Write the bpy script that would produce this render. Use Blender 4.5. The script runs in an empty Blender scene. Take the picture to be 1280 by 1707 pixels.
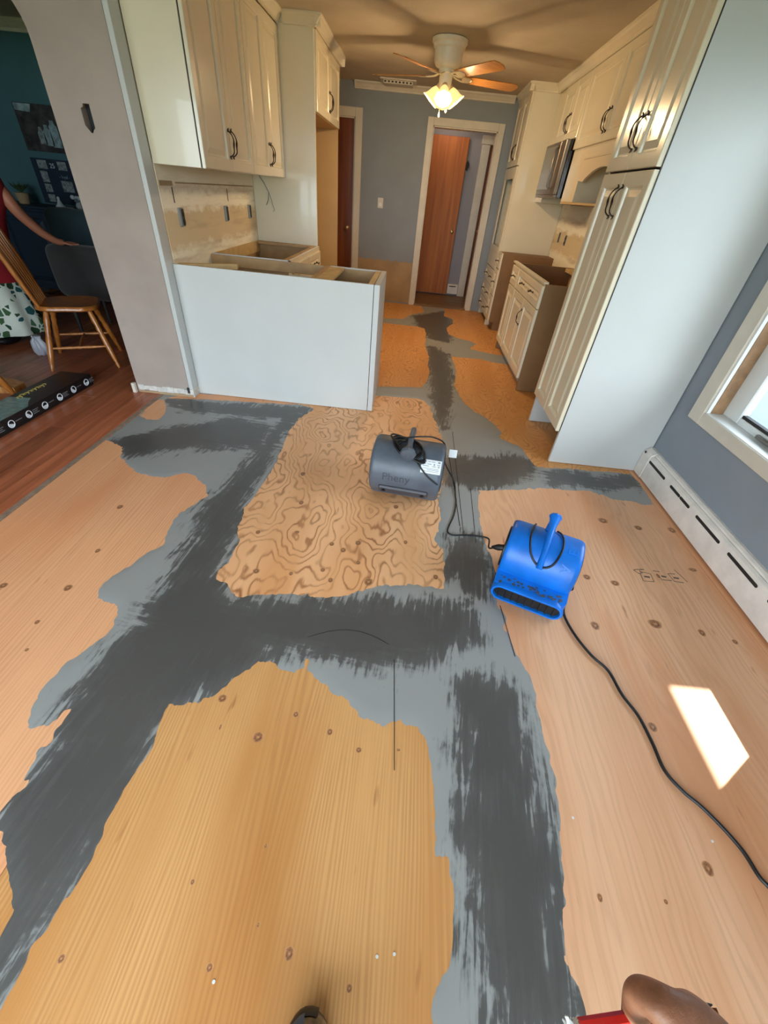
import bpy, bmesh, math, random
import numpy as np
from mathutils import Vector, Matrix, noise as mnoise

S = bpy.context.scene
C = S.collection

# ------------------------------------------------------------------ camera
YAW, PITCH, ROLL, EYE = -0.01015, 0.66995, -0.10191, 1.357
fw = Vector((math.sin(YAW) * math.cos(PITCH), math.cos(YAW) * math.cos(PITCH), -math.sin(PITCH)))
rt = Vector((math.cos(YAW), -math.sin(YAW), 0))
dn = fw.cross(rt)
rt2 = rt * math.cos(ROLL) + dn * math.sin(ROLL)
dn2 = -rt * math.sin(ROLL) + dn * math.cos(ROLL)
cam_data = bpy.data.cameras.new('camera')
cam_data.sensor_fit = 'HORIZONTAL'
cam_data.sensor_width = 36.0
cam_data.lens = 672.34 / 1280 * 36.0
cam_data.clip_start = 0.02
cam = bpy.data.objects.new('camera', cam_data)
C.objects.link(cam)
m3 = Matrix((rt2, -dn2, -fw)).transposed()
cam.matrix_world = Matrix.Translation((0, 0, EYE)) @ m3.to_4x4()
S.camera = cam

# ------------------------------------------------------------------ light
W = bpy.data.worlds.new('sky')
S.world = W
W.use_nodes = True
bg = W.node_tree.nodes['Background']
bg.inputs[0].default_value = (0.76, 0.89, 1.0, 1)
bg.inputs[1].default_value = 11.6
sun_d = bpy.data.lights.new('sun', 'SUN')
sun_d.energy = 16.0
sun_d.angle = math.radians(0.5)
sun_d.color = (1.0, 0.95, 0.85)
sun = bpy.data.objects.new('sun', sun_d)
C.objects.link(sun)
sun.rotation_euler = Vector((-0.72, -0.502, -1)).to_track_quat('-Z', 'Y').to_euler()
sun.location = (6, 5, 8)
def portal(name, loc, rot, sx, sy):
    d = bpy.data.lights.new(name, 'AREA')
    d.shape = 'RECTANGLE'; d.size = sx; d.size_y = sy
    d.cycles.is_portal = True
    o = bpy.data.objects.new(name, d); C.objects.link(o)
    o.location = loc; o.rotation_euler = rot
portal('sky_portal_patio', (-1.35, -1.80, 1.1), (math.radians(90), 0, 0), 4.5, 2.2)
portal('sky_portal_window', (1.84, 1.55, 1.25), (math.radians(90), 0, math.radians(90)), 1.3, 1.4)
S.cycles.caustics_reflective = False
S.cycles.caustics_refractive = False
S.cycles.adaptive_threshold = 0.02
vs = S.view_settings
vs.view_transform = 'Standard'
vs.look = 'None'
vs.gamma = 1.0
vs.exposure = -0.03
vs.use_curve_mapping = False

# ------------------------------------------------------------------ helpers
def lin(r, g, b):
    f = lambda c: (c / 255 / 12.92) if c / 255 <= 0.04045 else ((c / 255 + 0.055) / 1.055) ** 2.4
    return (f(r), f(g), f(b), 1)

class N:
    """small node-tree writer"""
    def __init__(s, name):
        s.m = bpy.data.materials.new(name); s.m.use_nodes = True
        s.t = s.m.node_tree; s.p = s.t.nodes['Principled BSDF']
    def n(s, kind, **kw):
        o = s.t.nodes.new(kind)
        for k, v in kw.items():
            if k.startswith('i_'):
                key = k[2:]
                o.inputs[int(key) if key.isdigit() else key.replace('_', ' ')].default_value = v
            else: setattr(o, k, v)
        return o
    def l(s, a, b): s.t.links.new(a, b)
    def coords(s, scale=(1, 1, 1), kind='Object', rot=(0, 0, 0)):
        tc = s.n('ShaderNodeTexCoord'); mp = s.n('ShaderNodeMapping')
        mp.inputs['Scale'].default_value = scale; mp.inputs['Rotation'].default_value = rot
        s.l(tc.outputs[kind], mp.inputs['Vector']); return mp.outputs[0]
    def world(s, scale=(1, 1, 1), rot=(0, 0, 0)):
        g = s.n('ShaderNodeNewGeometry'); mp = s.n('ShaderNodeMapping')
        mp.inputs['Scale'].default_value = scale; mp.inputs['Rotation'].default_value = rot
        s.l(g.outputs['Position'], mp.inputs['Vector']); return mp.outputs[0]
    def noise(s, vec, scale=5, detail=3, rough=0.55, dist=0.0):
        o = s.n('ShaderNodeTexNoise'); o.inputs['Scale'].default_value = scale
        o.inputs['Detail'].default_value = detail; o.inputs['Roughness'].default_value = rough
        o.inputs['Distortion'].default_value = dist
        s.l(vec, o.inputs['Vector']); return o.outputs[0]
    def ramp(s, fac, stops, interp='LINEAR'):
        o = s.n('ShaderNodeValToRGB'); cr = o.color_ramp; cr.interpolation = interp
        while len(cr.elements) < len(stops): cr.elements.new(0.5)
        for e, (p, c) in zip(cr.elements, stops): e.position = p; e.color = c
        s.l(fac, o.inputs[0]); return o.outputs[0]
    def mix(s, fac, a, b, blend='MIX'):
        o = s.n('ShaderNodeMix'); o.data_type = 'RGBA'; o.blend_type = blend
        for sock, val in ((o.inputs[0], fac), (o.inputs[6], a), (o.inputs[7], b)):
            if hasattr(val, 'links'): s.l(val, sock)
            else: sock.default_value = val
        return o.outputs[2]
    def math(s, op, a, b=0.0, c=0.0, clamp=False):
        o = s.n('ShaderNodeMath'); o.operation = op; o.use_clamp = clamp
        for i, val in enumerate((a, b, c)):
            if hasattr(val, 'links'): s.l(val, o.inputs[i])
            else: o.inputs[i].default_value = val
        return o.outputs[0]
    def bump(s, h, strength=0.2, dist=0.01):
        o = s.n('ShaderNodeBump'); o.inputs['Strength'].default_value = strength
        o.inputs['Distance'].default_value = dist
        s.l(h, o.inputs['Height']); s.l(o.outputs[0], s.p.inputs['Normal'])
    def base(s, c):
        if hasattr(c, 'links'): s.l(c, s.p.inputs['Base Color'])
        else: s.p.inputs['Base Color'].default_value = c
    def set(s, **kw):
        for k, v in kw.items(): s.p.inputs[k.replace('_', ' ')].default_value = v

M = {}
def mat(name, col, rough=0.5, metal=0.0, var=0.06, scale=8.0, bump=0.0, bscale=60.0, spec=0.5, coat=0.0, sheen=0.0):
    a = N(name); v = a.coords()
    n = a.noise(v, scale, 3)
    d = tuple(max(0, c * (1 - 2 * var)) for c in col[:3]) + (1,)
    u = tuple(min(1, c * (1 + var)) for c in col[:3]) + (1,)
    a.base(a.ramp(n, [(0.3, d), (0.7, u)]))
    a.set(Roughness=rough, Metallic=metal)
    a.p.inputs['Specular IOR Level'].default_value = spec
    a.p.inputs['Coat Weight'].default_value = coat
    a.p.inputs['Sheen Weight'].default_value = sheen
    if bump: a.bump(a.noise(v, bscale, 4), bump, 0.004)
    M[name] = a.m
    return a

class MB:
    def __init__(s): s.v = []; s.f = []
    def add(s, vs, fs):
        k = len(s.v); s.v += [tuple(p) for p in vs]; s.f += [tuple(i + k for i in f) for f in fs]; return s
    def box(s, x0, x1, y0, y1, z0, z1, b=0.0, fr=None):
        x0, x1 = min(x0, x1), max(x0, x1); y0, y1 = min(y0, y1), max(y0, y1); z0, z1 = min(z0, z1), max(z0, z1)
        b = min(b, (x1 - x0) * .45, (y1 - y0) * .45, (z1 - z0) * .45)
        if b <= 0:
            vs = [(x, y, z) for x in (x0, x1) for y in (y0, y1) for z in (z0, z1)]
            fs = [(0, 1, 3, 2), (4, 6, 7, 5), (0, 4, 5, 1), (2, 3, 7, 6), (0, 2, 6, 4), (1, 5, 7, 3)]
        else:
            vs = []; idx = {}
            for i, (X, dx) in enumerate(((x0, b), (x1, -b))):
                for j, (Y, dy) in enumerate(((y0, b), (y1, -b))):
                    for k, (Z, dz) in enumerate(((z0, b), (z1, -b))):
                        idx[i, j, k] = len(vs)
                        vs += [(X, Y + dy, Z + dz), (X + dx, Y, Z + dz), (X + dx, Y + dy, Z)]
            I = lambda i, j, k, a: idx[i, j, k] + a
            fs = []
            for i in (0, 1):
                fs.append((I(i,0,0,0), I(i,1,0,0), I(i,1,1,0), I(i,0,1,0)))
                fs.append((I(0,i,0,1), I(1,i,0,1), I(1,i,1,1), I(0,i,1,1)))
                fs.append((I(0,0,i,2), I(1,0,i,2), I(1,1,i,2), I(0,1,i,2)))
                for j in (0, 1):
                    fs.append((I(i,j,0,0), I(i,j,1,0), I(i,j,1,1), I(i,j,0,1)))
                    fs.append((I(i,0,j,0), I(i,1,j,0), I(i,1,j,2), I(i,0,j,2)))
                    fs.append((I(0,i,j,1), I(1,i,j,1), I(1,i,j,2), I(0,i,j,2)))
                    for k in (0, 1): fs.append((I(i,j,k,0), I(i,j,k,1), I(i,j,k,2)))
        if fr: vs = [fr(*p) for p in vs]
        return s.add(vs, fs)
    def loft(s, loops, closed=True, cap0=True, cap1=True):
        k = len(s.v); n = len(loops[0])
        for lp in loops: s.v += [tuple(p) for p in lp]
        m = n if closed else n - 1
        for i in range(len(loops) - 1):
            for j in range(m):
                a = k + i * n + j; b = k + i * n + (j + 1) % n
                s.f.append((a, b, b + n, a + n))
        if cap0: s.f.append(tuple(k + j for j in range(n)))
        if cap1: s.f.append(tuple(k + (len(loops) - 1) * n + j for j in range(n)))
        return s
    def prism(s, poly, fr, c0, c1):
        return s.loft([[fr(a, b, c0) for a, b in poly], [fr(a, b, c1) for a, b in poly]])
    def lathe(s, prof, fr, n=24, cap0=True, cap1=True):
        return s.loft([[fr(r * math.cos(2*math.pi*j/n), r * math.sin(2*math.pi*j/n), z) for j in range(n)] for r, z in prof], True, cap0, cap1)
    def tube(s, pts, rad, n=8, flat=1.0):
        pts = [Vector(p) for p in pts]
        rs = rad if isinstance(rad, (list, tuple)) else [rad] * len(pts)
        loops = []; up = None
        for i, p in enumerate(pts):
            t = (pts[min(i+1, len(pts)-1)] - pts[max(i-1, 0)]).normalized()
            if up is None:
                up = Vector((0, 0, 1)) if abs(t.z) < 0.9 else Vector((1, 0, 0))
            a = t.cross(up)
            if a.length < 1e-5: a = t.cross(Vector((0, 1, 0)))
            a.normalize(); b = a.cross(t).normalized(); up = b
            loops.append([p + a * rs[i] * math.cos(2*math.pi*j/n) + b * rs[i] * flat * math.sin(2*math.pi*j/n) for j in range(n)])
        return s.loft(loops)
    def sphere(s, c, r, nu=16, nv=10, fr=None):
        rx, ry, rz = (r, r, r) if not isinstance(r, (tuple, list)) else r
        loops = []
        for i in range(1, nv):
            th = math.pi * i / nv
            loops.append([(c[0] + rx*math.sin(th)*math.cos(2*math.pi*j/nu), c[1] + ry*math.sin(th)*math.sin(2*math.pi*j/nu), c[2] + rz*math.cos(th)) for j in range(nu)])
        if fr: loops = [[fr(*p) for p in lp] for lp in loops]
        return s.loft(loops)

ORG = {}
def mesh_of(name, mb, mname, smooth=None, org=Vector((0, 0, 0))):
    me = bpy.data.meshes.new(name)
    me.from_pydata([tuple(Vector(p) - org) for p in mb.v], [], mb.f)
    bm = bmesh.new(); bm.from_mesh(me)
    bmesh.ops.recalc_face_normals(bm, faces=bm.faces)
    bm.to_mesh(me); bm.free()
    if smooth is not None:
        me.polygons.foreach_set('use_smooth', [True] * len(me.polygons))
        me.set_sharp_from_angle(angle=math.radians(smooth))
    if mname: me.materials.append(M[mname])
    return me
def tag(o, label=None, cat=None, group=None, kind=None):
    for k, v in (('label', label), ('category', cat), ('group', group), ('kind', kind)):
        if v: o[k] = v
    return o
def obj(name, mb, mname, parent=None, smooth=None, label=None, cat=None, group=None, kind=None):
    if parent is None:
        a = np.array(mb.v); lo, hi = a.min(0), a.max(0)
        org = Vector(((lo[0]+hi[0])/2, (lo[1]+hi[1])/2, lo[2]))
    else: org = ORG[parent.name]
    o = bpy.data.objects.new(name, mesh_of(name, mb, mname, smooth, org)); C.objects.link(o)
    if parent is None: o.location = org
    else: o.parent = parent
    ORG[o.name] = org
    return tag(o, label, cat, group, kind)
def thing(name, label, cat, loc, group=None, kind=None):
    o = bpy.data.objects.new(name, None); C.objects.link(o)
    o.location = loc; o.empty_display_size = 0.1; ORG[o.name] = Vector(loc)
    return tag(o, label, cat, group, kind)
def share(name, me, parent, loc, rz=0.0):
    """one more piece that shares mesh data; loc in world metres"""
    o = bpy.data.objects.new(name, me); C.objects.link(o)
    o.parent = parent; o.location = Vector(loc) - ORG[parent.name]; o.rotation_euler = (0, 0, rz)
    ORG[o.name] = Vector(loc)
    return o
def frame(o, u, v, n):
    o, u, v, n = Vector(o), Vector(u), Vector(v), Vector(n)
    return lambda a, b, c=0.0: o + u * a + v * b + n * c
def B(*a, b=0.0): return MB().box(*a, b=b)
def text_mb(txt, size, fr, depth=0.0008, align='CENTER'):
    cu = bpy.data.curves.new('lettering', 'FONT'); cu.body = txt; cu.size = size; cu.align_x = align; cu.align_y = 'CENTER'
    cu.extrude = depth; cu.resolution_u = 3
    o = bpy.data.objects.new('lettering', cu); C.objects.link(o)
    me = o.to_mesh()
    mb = MB().add([fr(*v.co) for v in me.vertices], [tuple(p.vertices) for p in me.polygons])
    o.to_mesh_clear(); bpy.data.objects.remove(o); bpy.data.curves.remove(cu)
    return mb

# ------------------------------------------------------------------ materials
mat('cabinet_white', lin(224, 214, 188), 0.22, var=0.02, scale=3, coat=0.25)
mat('panel_white', lin(195, 197, 194), 0.42, var=0.015, scale=3)
mat('trim_white', lin(214, 206, 190), 0.45, var=0.04, scale=6)
mat('jamb_white', lin(225, 228, 226), 0.4, var=0.02)
mat('heater_white', lin(232, 225, 216), 0.4, var=0.06, scale=12, bump=0.05)
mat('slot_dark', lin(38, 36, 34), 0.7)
mat('wall_grey', lin(140, 148, 156), 0.75, var=0.04, scale=2.5, bump=0.08, bscale=180)
mat('wall_hall', lin(150, 150, 158), 0.75, var=0.03, scale=2.5)
mat('wall_pillar', lin(166, 152, 142), 0.8, var=0.05, scale=3.5, bump=0.08, bscale=90)
mat('wall_teal', lin(70, 108, 114), 0.8, var=0.05, scale=2)
mat('plaster_raw', lin(196, 186, 160), 0.85, var=0.1, scale=5, bump=0.2, bscale=50)
mat('plaster_chip', lin(206, 202, 194), 0.85, var=0.12, scale=30, bump=0.4, bscale=60)
mat('drywall_tan', lin(172, 146, 112), 0.85, var=0.1, scale=4, bump=0.1)
mat('side_brown', lin(132, 98, 60), 0.6, var=0.06, scale=4)
mat('carcass_tan', lin(176, 142, 96), 0.6, var=0.1, scale=9)
mat('cabinet_side_tan', lin(196, 166, 120), 0.55, var=0.04, scale=3)
mat('lumber', lin(202, 170, 116), 0.65, var=0.1, scale=14)
mat('pull_bronze', lin(66, 56, 50), 0.35, metal=0.85, var=0.15, scale=60)
mat('knob_brass', lin(206, 178, 128), 0.25, metal=0.9)
mat('steel', lin(128, 122, 114), 0.34, metal=0.9)
mat('oven_dark', lin(64, 50, 42), 0.6)
mat('black_glass', lin(14, 16, 22), 0.08, spec=0.6)
mat('mirror_glass', lin(96, 96, 88), 0.12, metal=0.6)
mat('outlet_dark', lin(36, 38, 40), 0.6)
mat('outlet_grey', lin(142, 146, 146), 0.5)
mat('switch_white', lin(232, 230, 222), 0.35)
mat('rubber_black', lin(20, 20, 21), 0.45)
mat('blower_blue', lin(4, 108, 206), 0.38, var=0.12, scale=10, bump=0.05, bscale=120)
mat('blower_grey', lin(82, 90, 100), 0.42, var=0.1, scale=10, bump=0.06, bscale=120)
mat('blower_grey_dark', lin(62, 62, 68), 0.5)
mat('emboss_blue', lin(22, 122, 226), 0.4)
mat('marker_ink', lin(60, 64, 72), 0.6)
mat('dust', lin(84, 92, 104), 0.9, var=0.2, scale=40)
mat('paper_label', lin(222, 226, 226), 0.5)
mat('print_grey', lin(120, 124, 130), 0.6)
mat('print_black', lin(20, 20, 24), 0.6)
mat('fan_white', lin(236, 226, 206), 0.35)
mat('fabric_dark', lin(46, 44, 44), 0.95, sheen=0.2)
mat('fabric_teal', lin(52, 72, 80), 0.95, sheen=0.2)
mat('shirt_red', lin(140, 16, 30), 0.9, var=0.1)
mat('skin_arm', lin(176, 112, 84), 0.55, var=0.06, scale=14)
mat('hair_dark', lin(40, 28, 22), 0.6)
mat('shoe_black', lin(22, 22, 24), 0.5)
mat('carton_black', lin(22, 24, 26), 0.3, var=0.1)
mat('carton_teal', lin(120, 150, 146), 0.4, var=0.2, scale=24)
mat('carton_gold', lin(176, 158, 84), 0.4)
mat('carton_white', lin(226, 234, 240), 0.4)
mat('canvas_dark', lin(60, 56, 56), 0.7, var=0.4, scale=12)
mat('canvas_light', lin(140, 160, 166), 0.7, var=0.3, scale=20)
mat('frame_navy', lin(22, 40, 58), 0.6)
mat('photo_grey', lin(140, 150, 150), 0.5, var=0.35, scale=40)
mat('ceramic_white', lin(225, 235, 238), 0.25)
mat('plant_green', lin(86, 110, 66), 0.6, var=0.3)
mat('plastic_clear_white', lin(176, 180, 190), 0.35)
mat('pencil_red', lin(206, 40, 34), 0.32, var=0.05)
mat('pencil_tip', lin(230, 196, 176), 0.6)
mat('wall_exterior', lin(200, 208, 210), 0.7)
mat('siding_blue', lin(44, 78, 106), 0.6, var=0.05)
mat('deck_grey', lin(40, 62, 84), 0.8)
mat('lawn', lin(104, 122, 84), 0.95, var=0.2)
mat('roof_brown', lin(96, 84, 76), 0.9)
mat('suede_tan', lin(140, 112, 76), 0.95, var=0.3, scale=60, bump=0.5, bscale=200)
mat('jamb_wood', lin(150, 116, 84), 0.5, var=0.15, scale=20)
mat('crack_dark', lin(40, 40, 42), 0.9)
mat('subfloor_dark', lin(60, 44, 32), 0.9)
mat('trim_seam', lin(150, 128, 110), 0.7, var=0.15, scale=30)
mat('lamp_cap', lin(220, 190, 150), 0.4)

# ceiling: rolled texture
a = N('ceiling_paint'); v = a.world()
a.base(a.ramp(a.noise(v, 3, 4), [(0.3, lin(182, 170, 150)), (0.7, lin(196, 184, 164))]))
a.set(Roughness=0.9); a.bump(a.noise(v, 55, 5, 0.7), 0.5, 0.01); M['ceiling_paint'] = a.m

def wood(name, dark, light, grain=(60, 2.2, 30), rough=0.4, coat=0.0, wave=4.0, world=False):
    a = N(name)
    v = a.world(grain) if world else a.coords(grain)
    n1 = a.noise(v, 1.0, 5, 0.6, 0.6)
    v2 = a.world((grain[0]*.08, grain[1]*.3, grain[2]*.08)) if world else a.coords((grain[0]*.08, grain[1]*.3, grain[2]*.08))
    n2 = a.noise(v2, wave, 2)
    f = a.math('ADD', a.math('MULTIPLY', n1, 0.6), a.math('MULTIPLY', n2, 0.4))
    a.base(a.ramp(f, [(0.32, dark), (0.68, light)]))
    a.set(Roughness=rough); a.p.inputs['Coat Weight'].default_value = coat
    a.bump(n1, 0.1, 0.003); M[name] = a.m
    return a
wood('door_orange', lin(146, 74, 20), lin(196, 116, 44), (22, 22, 1.0), 0.55, 0.0, 6)
wood('door_brown', lin(76, 36, 16), lin(138, 74, 34), (20, 20, 0.8), 0.32, 0.3, 6)
wood('oak_chair', lin(140, 78, 26), lin(196, 124, 54), (40, 40, 6), 0.3, 0.3)
wood('table_foot_wood', lin(150, 96, 44), lin(200, 146, 84), (40, 40, 6), 0.35)  # paler than the chair oak, used on the table feet
wood('fan_blade_wood', lin(150, 96, 46), lin(196, 140, 76), (5, 40, 40), 0.4)
wood('threshold_wood', lin(96, 70, 48), lin(150, 118, 84), (1.5, 30, 30), 0.5)

# laminate planks: colour shifts plank by plank
a = N('laminate'); v = a.world((26, 1.6, 20))
oi = a.n('ShaderNodeObjectInfo')
n1 = a.noise(v, 1.0, 5, 0.6, 0.4)
col = a.ramp(n1, [(0.3, lin(140, 78, 52)), (0.7, lin(190, 114, 78))])
hv = a.n('ShaderNodeHueSaturation'); hv.inputs['Saturation'].default_value = 1.0
a.l(a.math('ADD', a.math('MULTIPLY', oi.outputs['Random'], 0.45), 0.78), hv.inputs['Value']); a.l(col, hv.inputs['Color'])
a.base(hv.outputs[0]); a.set(Roughness=0.32); a.bump(n1, 0.06, 0.002); M['laminate'] = a.m

# plywood: rotary-cut veneer. kind 0 fine straight grain, 1 swirling cathedral grain
def plywood(name, pale, mid, dark, swirl, seed, line=0.5, stretch=1.0, freq=120, sharp=3.0, fs=3.4, wob=3.0, irr=14.0):
    a = N(name); g = a.n('ShaderNodeNewGeometry')
    sp = a.n('ShaderNodeSeparateXYZ'); a.l(g.outputs['Position'], sp.inputs[0])
    mp = a.n('ShaderNodeMapping'); mp.inputs['Location'].default_value = (seed, seed * .37, 0)
    mp.inputs['Scale'].default_value = (1.0, 0.35 * stretch, 1.0); a.l(g.outputs['Position'], mp.inputs[0])
    field = a.noise(mp.outputs[0], fs, 3.0, 0.5)
    fine = a.noise(mp.outputs[0], 14, 2, 0.5)
    ph = a.math('ADD', a.math('MULTIPLY', sp.outputs[0], freq), a.math('MULTIPLY', field, swirl))
    ph = a.math('ADD', ph, a.math('MULTIPLY', fine, wob))
    mpi = a.n('ShaderNodeMapping'); mpi.inputs['Scale'].default_value = (38, 0.7, 1); mpi.inputs['Location'].default_value = (seed * 3, 0, 0); a.l(g.outputs['Position'], mpi.inputs[0])
    ph = a.math('ADD', ph, a.math('MULTIPLY', a.noise(mpi.outputs[0], 1, 3, 0.6), irr))
    w = a.math('MULTIPLY_ADD', a.math('SINE', ph), 0.5, 0.5)
    w = a.math('POWER', w, sharp)
    mp2 = a.n('ShaderNodeMapping'); mp2.inputs['Scale'].default_value = (240, 7, 1); mp2.inputs['Location'].default_value = (seed, 0, 0)
    a.l(g.outputs['Position'], mp2.inputs[0]); fib = a.noise(mp2.outputs[0], 1, 3, 0.6)
    mp3 = a.n('ShaderNodeMapping'); mp3.inputs['Scale'].default_value = (3.0, 0.5, 1); mp3.inputs['Location'].default_value = (seed * 2, 3, 0)
    a.l(g.outputs['Position'], mp3.inputs[0]); blot = a.noise(mp3.outputs[0], 1.3, 3, 0.5)
    base = a.ramp(blot, [(0.36, mid), (0.58, pale)])
    base = a.mix(a.math('MULTIPLY', fib, 0.5), base, mid)
    amp = a.ramp(a.noise(mp3.outputs[0], 2.6, 3, 0.6), [(0.36, (0.12, 0.12, 0.12, 1)), (0.62, (1, 1, 1, 1))])
    fac = a.math('MULTIPLY', a.math('MULTIPLY', w, line), a.math('MULTIPLY', amp, 1.0), clamp=True)
    c = a.mix(fac, base, dark)
    mp4 = a.n('ShaderNodeMapping'); mp4.inputs['Scale'].default_value = (34, 5.5, 1); mp4.inputs['Location'].default_value = (seed * 5, 1, 0)
    a.l(g.outputs['Position'], mp4.inputs[0]); sc = a.noise(mp4.outputs[0], 1.0, 2, 0.5)
    c = a.mix(a.ramp(sc, [(0.70, (0, 0, 0, 1)), (0.78, (0.55, 0.55, 0.55, 1))]), c, dark)
    a.base(c); a.set(Roughness=0.5); a.p.inputs['Specular IOR Level'].default_value = 0.4
    a.bump(fib, 0.06, 0.002); M[name] = a.m
PINK = (lin(242, 196, 158), lin(222, 160, 116), lin(150, 88, 52))
TAN = (lin(224, 172, 112), lin(194, 134, 74), lin(146, 86, 38))
plywood('plywood_front', TAN[0], TAN[1], TAN[2], 120, 1.3, 0.34, 0.3, 560, 1.4, 2.4, 5.0)
plywood('plywood_swirl', lin(246, 194, 146), lin(228, 166, 112), lin(150, 84, 40), 150, 4.1, 0.85, 1.5, 60, 6.0, 2.6, 5.0, 3.0)
plywood('plywood_right', PINK[0], PINK[1], PINK[2], 110, 7.7, 0.20, 0.7, 230, 2.2, 2.4, 6.0)
plywood('plywood_left', lin(242, 184, 138), lin(226, 156, 110), lin(156, 90, 52), 90, 2.9, 0.26, 0.25, 400, 1.6, 2.4, 6.0)
plywood('plywood_kitchen', lin(228, 168, 104), lin(208, 144, 80), lin(146, 88, 40), 130, 9.2, 0.5, 1.6, 70, 5.0, 2.8, 4.0, 3.0)

# knot
a = N('knot'); v = a.coords((1, 1, 1)); ln = a.n('ShaderNodeVectorMath'); ln.operation = 'LENGTH'; a.l(v, ln.inputs[0])
nz = a.noise(v, 3, 2)
r = a.math('ADD', ln.outputs['Value'], a.math('MULTIPLY_ADD', nz, 0.4, -0.2))
a.base(a.ramp(r, [(0.0, lin(176, 120, 82)), (0.40, lin(156, 98, 62)), (0.62, lin(108, 62, 38)), (0.92, lin(206, 150, 104))]))
a.set(Roughness=0.5); M['knot'] = a.m

# floor patching compound: thick damp centre, thin dried feather edge, trowel drags
a = N('floor_compound')
at = a.n('ShaderNodeAttribute'); at.attribute_name = 'damp'
sx = a.n('ShaderNodeAttribute'); sx.attribute_name = 'drag'
g = a.n('ShaderNodeNewGeometry')
def drag(scale, rot, seed):
    mp = a.n('ShaderNodeMapping'); mp.inputs['Rotation'].default_value = (0, 0, rot); mp.inputs['Location'].default_value = (seed, seed, 0)
    mp2 = a.n('ShaderNodeMapping'); mp2.inputs['Scale'].default_value = scale
    a.l(g.outputs['Position'], mp.inputs[0]); a.l(mp.outputs[0], mp2.inputs[0]); return a.noise(mp2.outputs[0], 1, 4, 0.6, 0.5)
d1 = drag((60, 6, 1), 0.12, 0); d2 = drag((5, 46, 1), 0.1, 3); d3 = drag((11, 8, 1), 0.3, 5)
dr = a.mix(sx.outputs['Fac'], d1, d2)
f = a.math('ADD', at.outputs['Fac'], a.math('MULTIPLY_ADD', dr, 1.25, -0.625))
f = a.math('ADD', f, a.math('MULTIPLY_ADD', d3, 1.1, -0.55))
c = a.ramp(f, [(0.34, lin(156, 159, 158)), (0.46, lin(138, 141, 140)), (0.56, lin(88, 89, 89)), (0.9, lin(78, 78, 78))])
c2 = a.mix(a.math('MULTIPLY', a.noise(a.world((3, 3, 1)), 1, 3), 0.25), c, lin(118, 112, 104))
a.base(c2)
a.l(a.ramp(f, [(0.4, (0.42,) * 3 + (1,)), (0.65, (0.34,) * 3 + (1,))]), a.p.inputs['Roughness'])
a.bump(dr, 0.12, 0.003); M['floor_compound'] = a.m

# raw kitchen wall after the backsplash was pulled off
a = N('backsplash_scar'); g = a.n('ShaderNodeNewGeometry'); sp = a.n('ShaderNodeSeparateXYZ'); a.l(g.outputs['Position'], sp.inputs[0])
n1 = a.noise(a.world((5, 5, 9)), 1.6, 5, 0.65); n2 = a.noise(a.world((1.6, 1.6, 14)), 1, 4, 0.6)
zz = a.math('ADD', sp.outputs[2], a.math('MULTIPLY_ADD', n1, 0.16, -0.08))
c = a.ramp(a.math('MULTIPLY_ADD', zz, 1.7, -1.35, clamp=True),
    [(0.0, lin(232, 222, 194)), (0.22, lin(246, 240, 216)), (0.30, lin(222, 202, 164)), (0.58, lin(220, 200, 162)), (0.63, lin(248, 242, 222)), (0.74, lin(242, 234, 212)), (0.80, lin(220, 208, 184)), (0.86, lin(236, 228, 204))])
c = a.mix(a.ramp(n2, [(0.52, (0, 0, 0, 1)), (0.68, (0.5, 0.5, 0.5, 1))]), c, lin(186, 160, 124))
a.base(c); a.set(Roughness=0.9); a.bump(n1, 0.3, 0.006); M['backsplash_scar'] = a.m

# leaf print cloth
a = N('leaf_print'); v = a.coords((1, 1, 1))
vo = a.n('ShaderNodeTexVoronoi'); vo.inputs['Scale'].default_value = 17; vo.feature = 'DISTANCE_TO_EDGE'; a.l(v, vo.inputs['Vector'])
v2 = a.n('ShaderNodeTexVoronoi'); v2.inputs['Scale'].default_value = 17; a.l(v, v2.inputs['Vector'])
sep = a.n('ShaderNodeSeparateColor'); a.l(v2.outputs['Color'], sep.inputs[0])
leaf = a.math('MULTIPLY', a.math('GREATER_THAN', vo.outputs['Distance'], 0.10), a.math('GREATER_THAN', sep.outputs[0], 0.45))
green = a.ramp(sep.outputs[1], [(0.2, lin(38, 74, 48)), (0.6, lin(84, 122, 72)), (0.9, lin(30, 84, 84))])
a.base(a.mix(leaf, lin(214, 222, 208), green)); a.set(Roughness=0.9); M['leaf_print'] = a.m

# skin of the near hand
a = N('skin_hand'); v = a.coords()
n1 = a.noise(v, 60, 3); n2 = a.noise(v, 260, 4, 0.7)
a.base(a.ramp(n1, [(0.3, lin(140, 92, 68)), (0.7, lin(176, 124, 96))]))
a.set(Roughness=0.48); a.p.inputs['Subsurface Weight'].default_value = 0.06; a.p.inputs['Subsurface Radius'].default_value = (0.01, 0.004, 0.002)
a.bump(n2, 0.35, 0.0015); M['skin_hand'] = a.m

# lamp shade glass and bulb
a = N('shade_glass'); a.base(lin(255, 232, 170)); a.set(Roughness=0.35)
a.p.inputs['Emission Color'].default_value = (1.0, 0.66, 0.24, 1); a.p.inputs['Emission Strength'].default_value = 1.1
M['shade_glass'] = a.m
a = N('bulb_glow'); a.base((1, 0.9, 0.7, 1)); a.p.inputs['Emission Color'].default_value = (1.0, 0.78, 0.42, 1); a.p.inputs['Emission Strength'].default_value = 9
M['bulb_glow'] = a.m
a = N('switch_glow'); a.base((1, 1, 0.95, 1)); a.p.inputs['Emission Color'].default_value = (1.0, 0.98, 0.85, 1); a.p.inputs['Emission Strength'].default_value = 0.8
M['switch_glow'] = a.m
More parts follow.
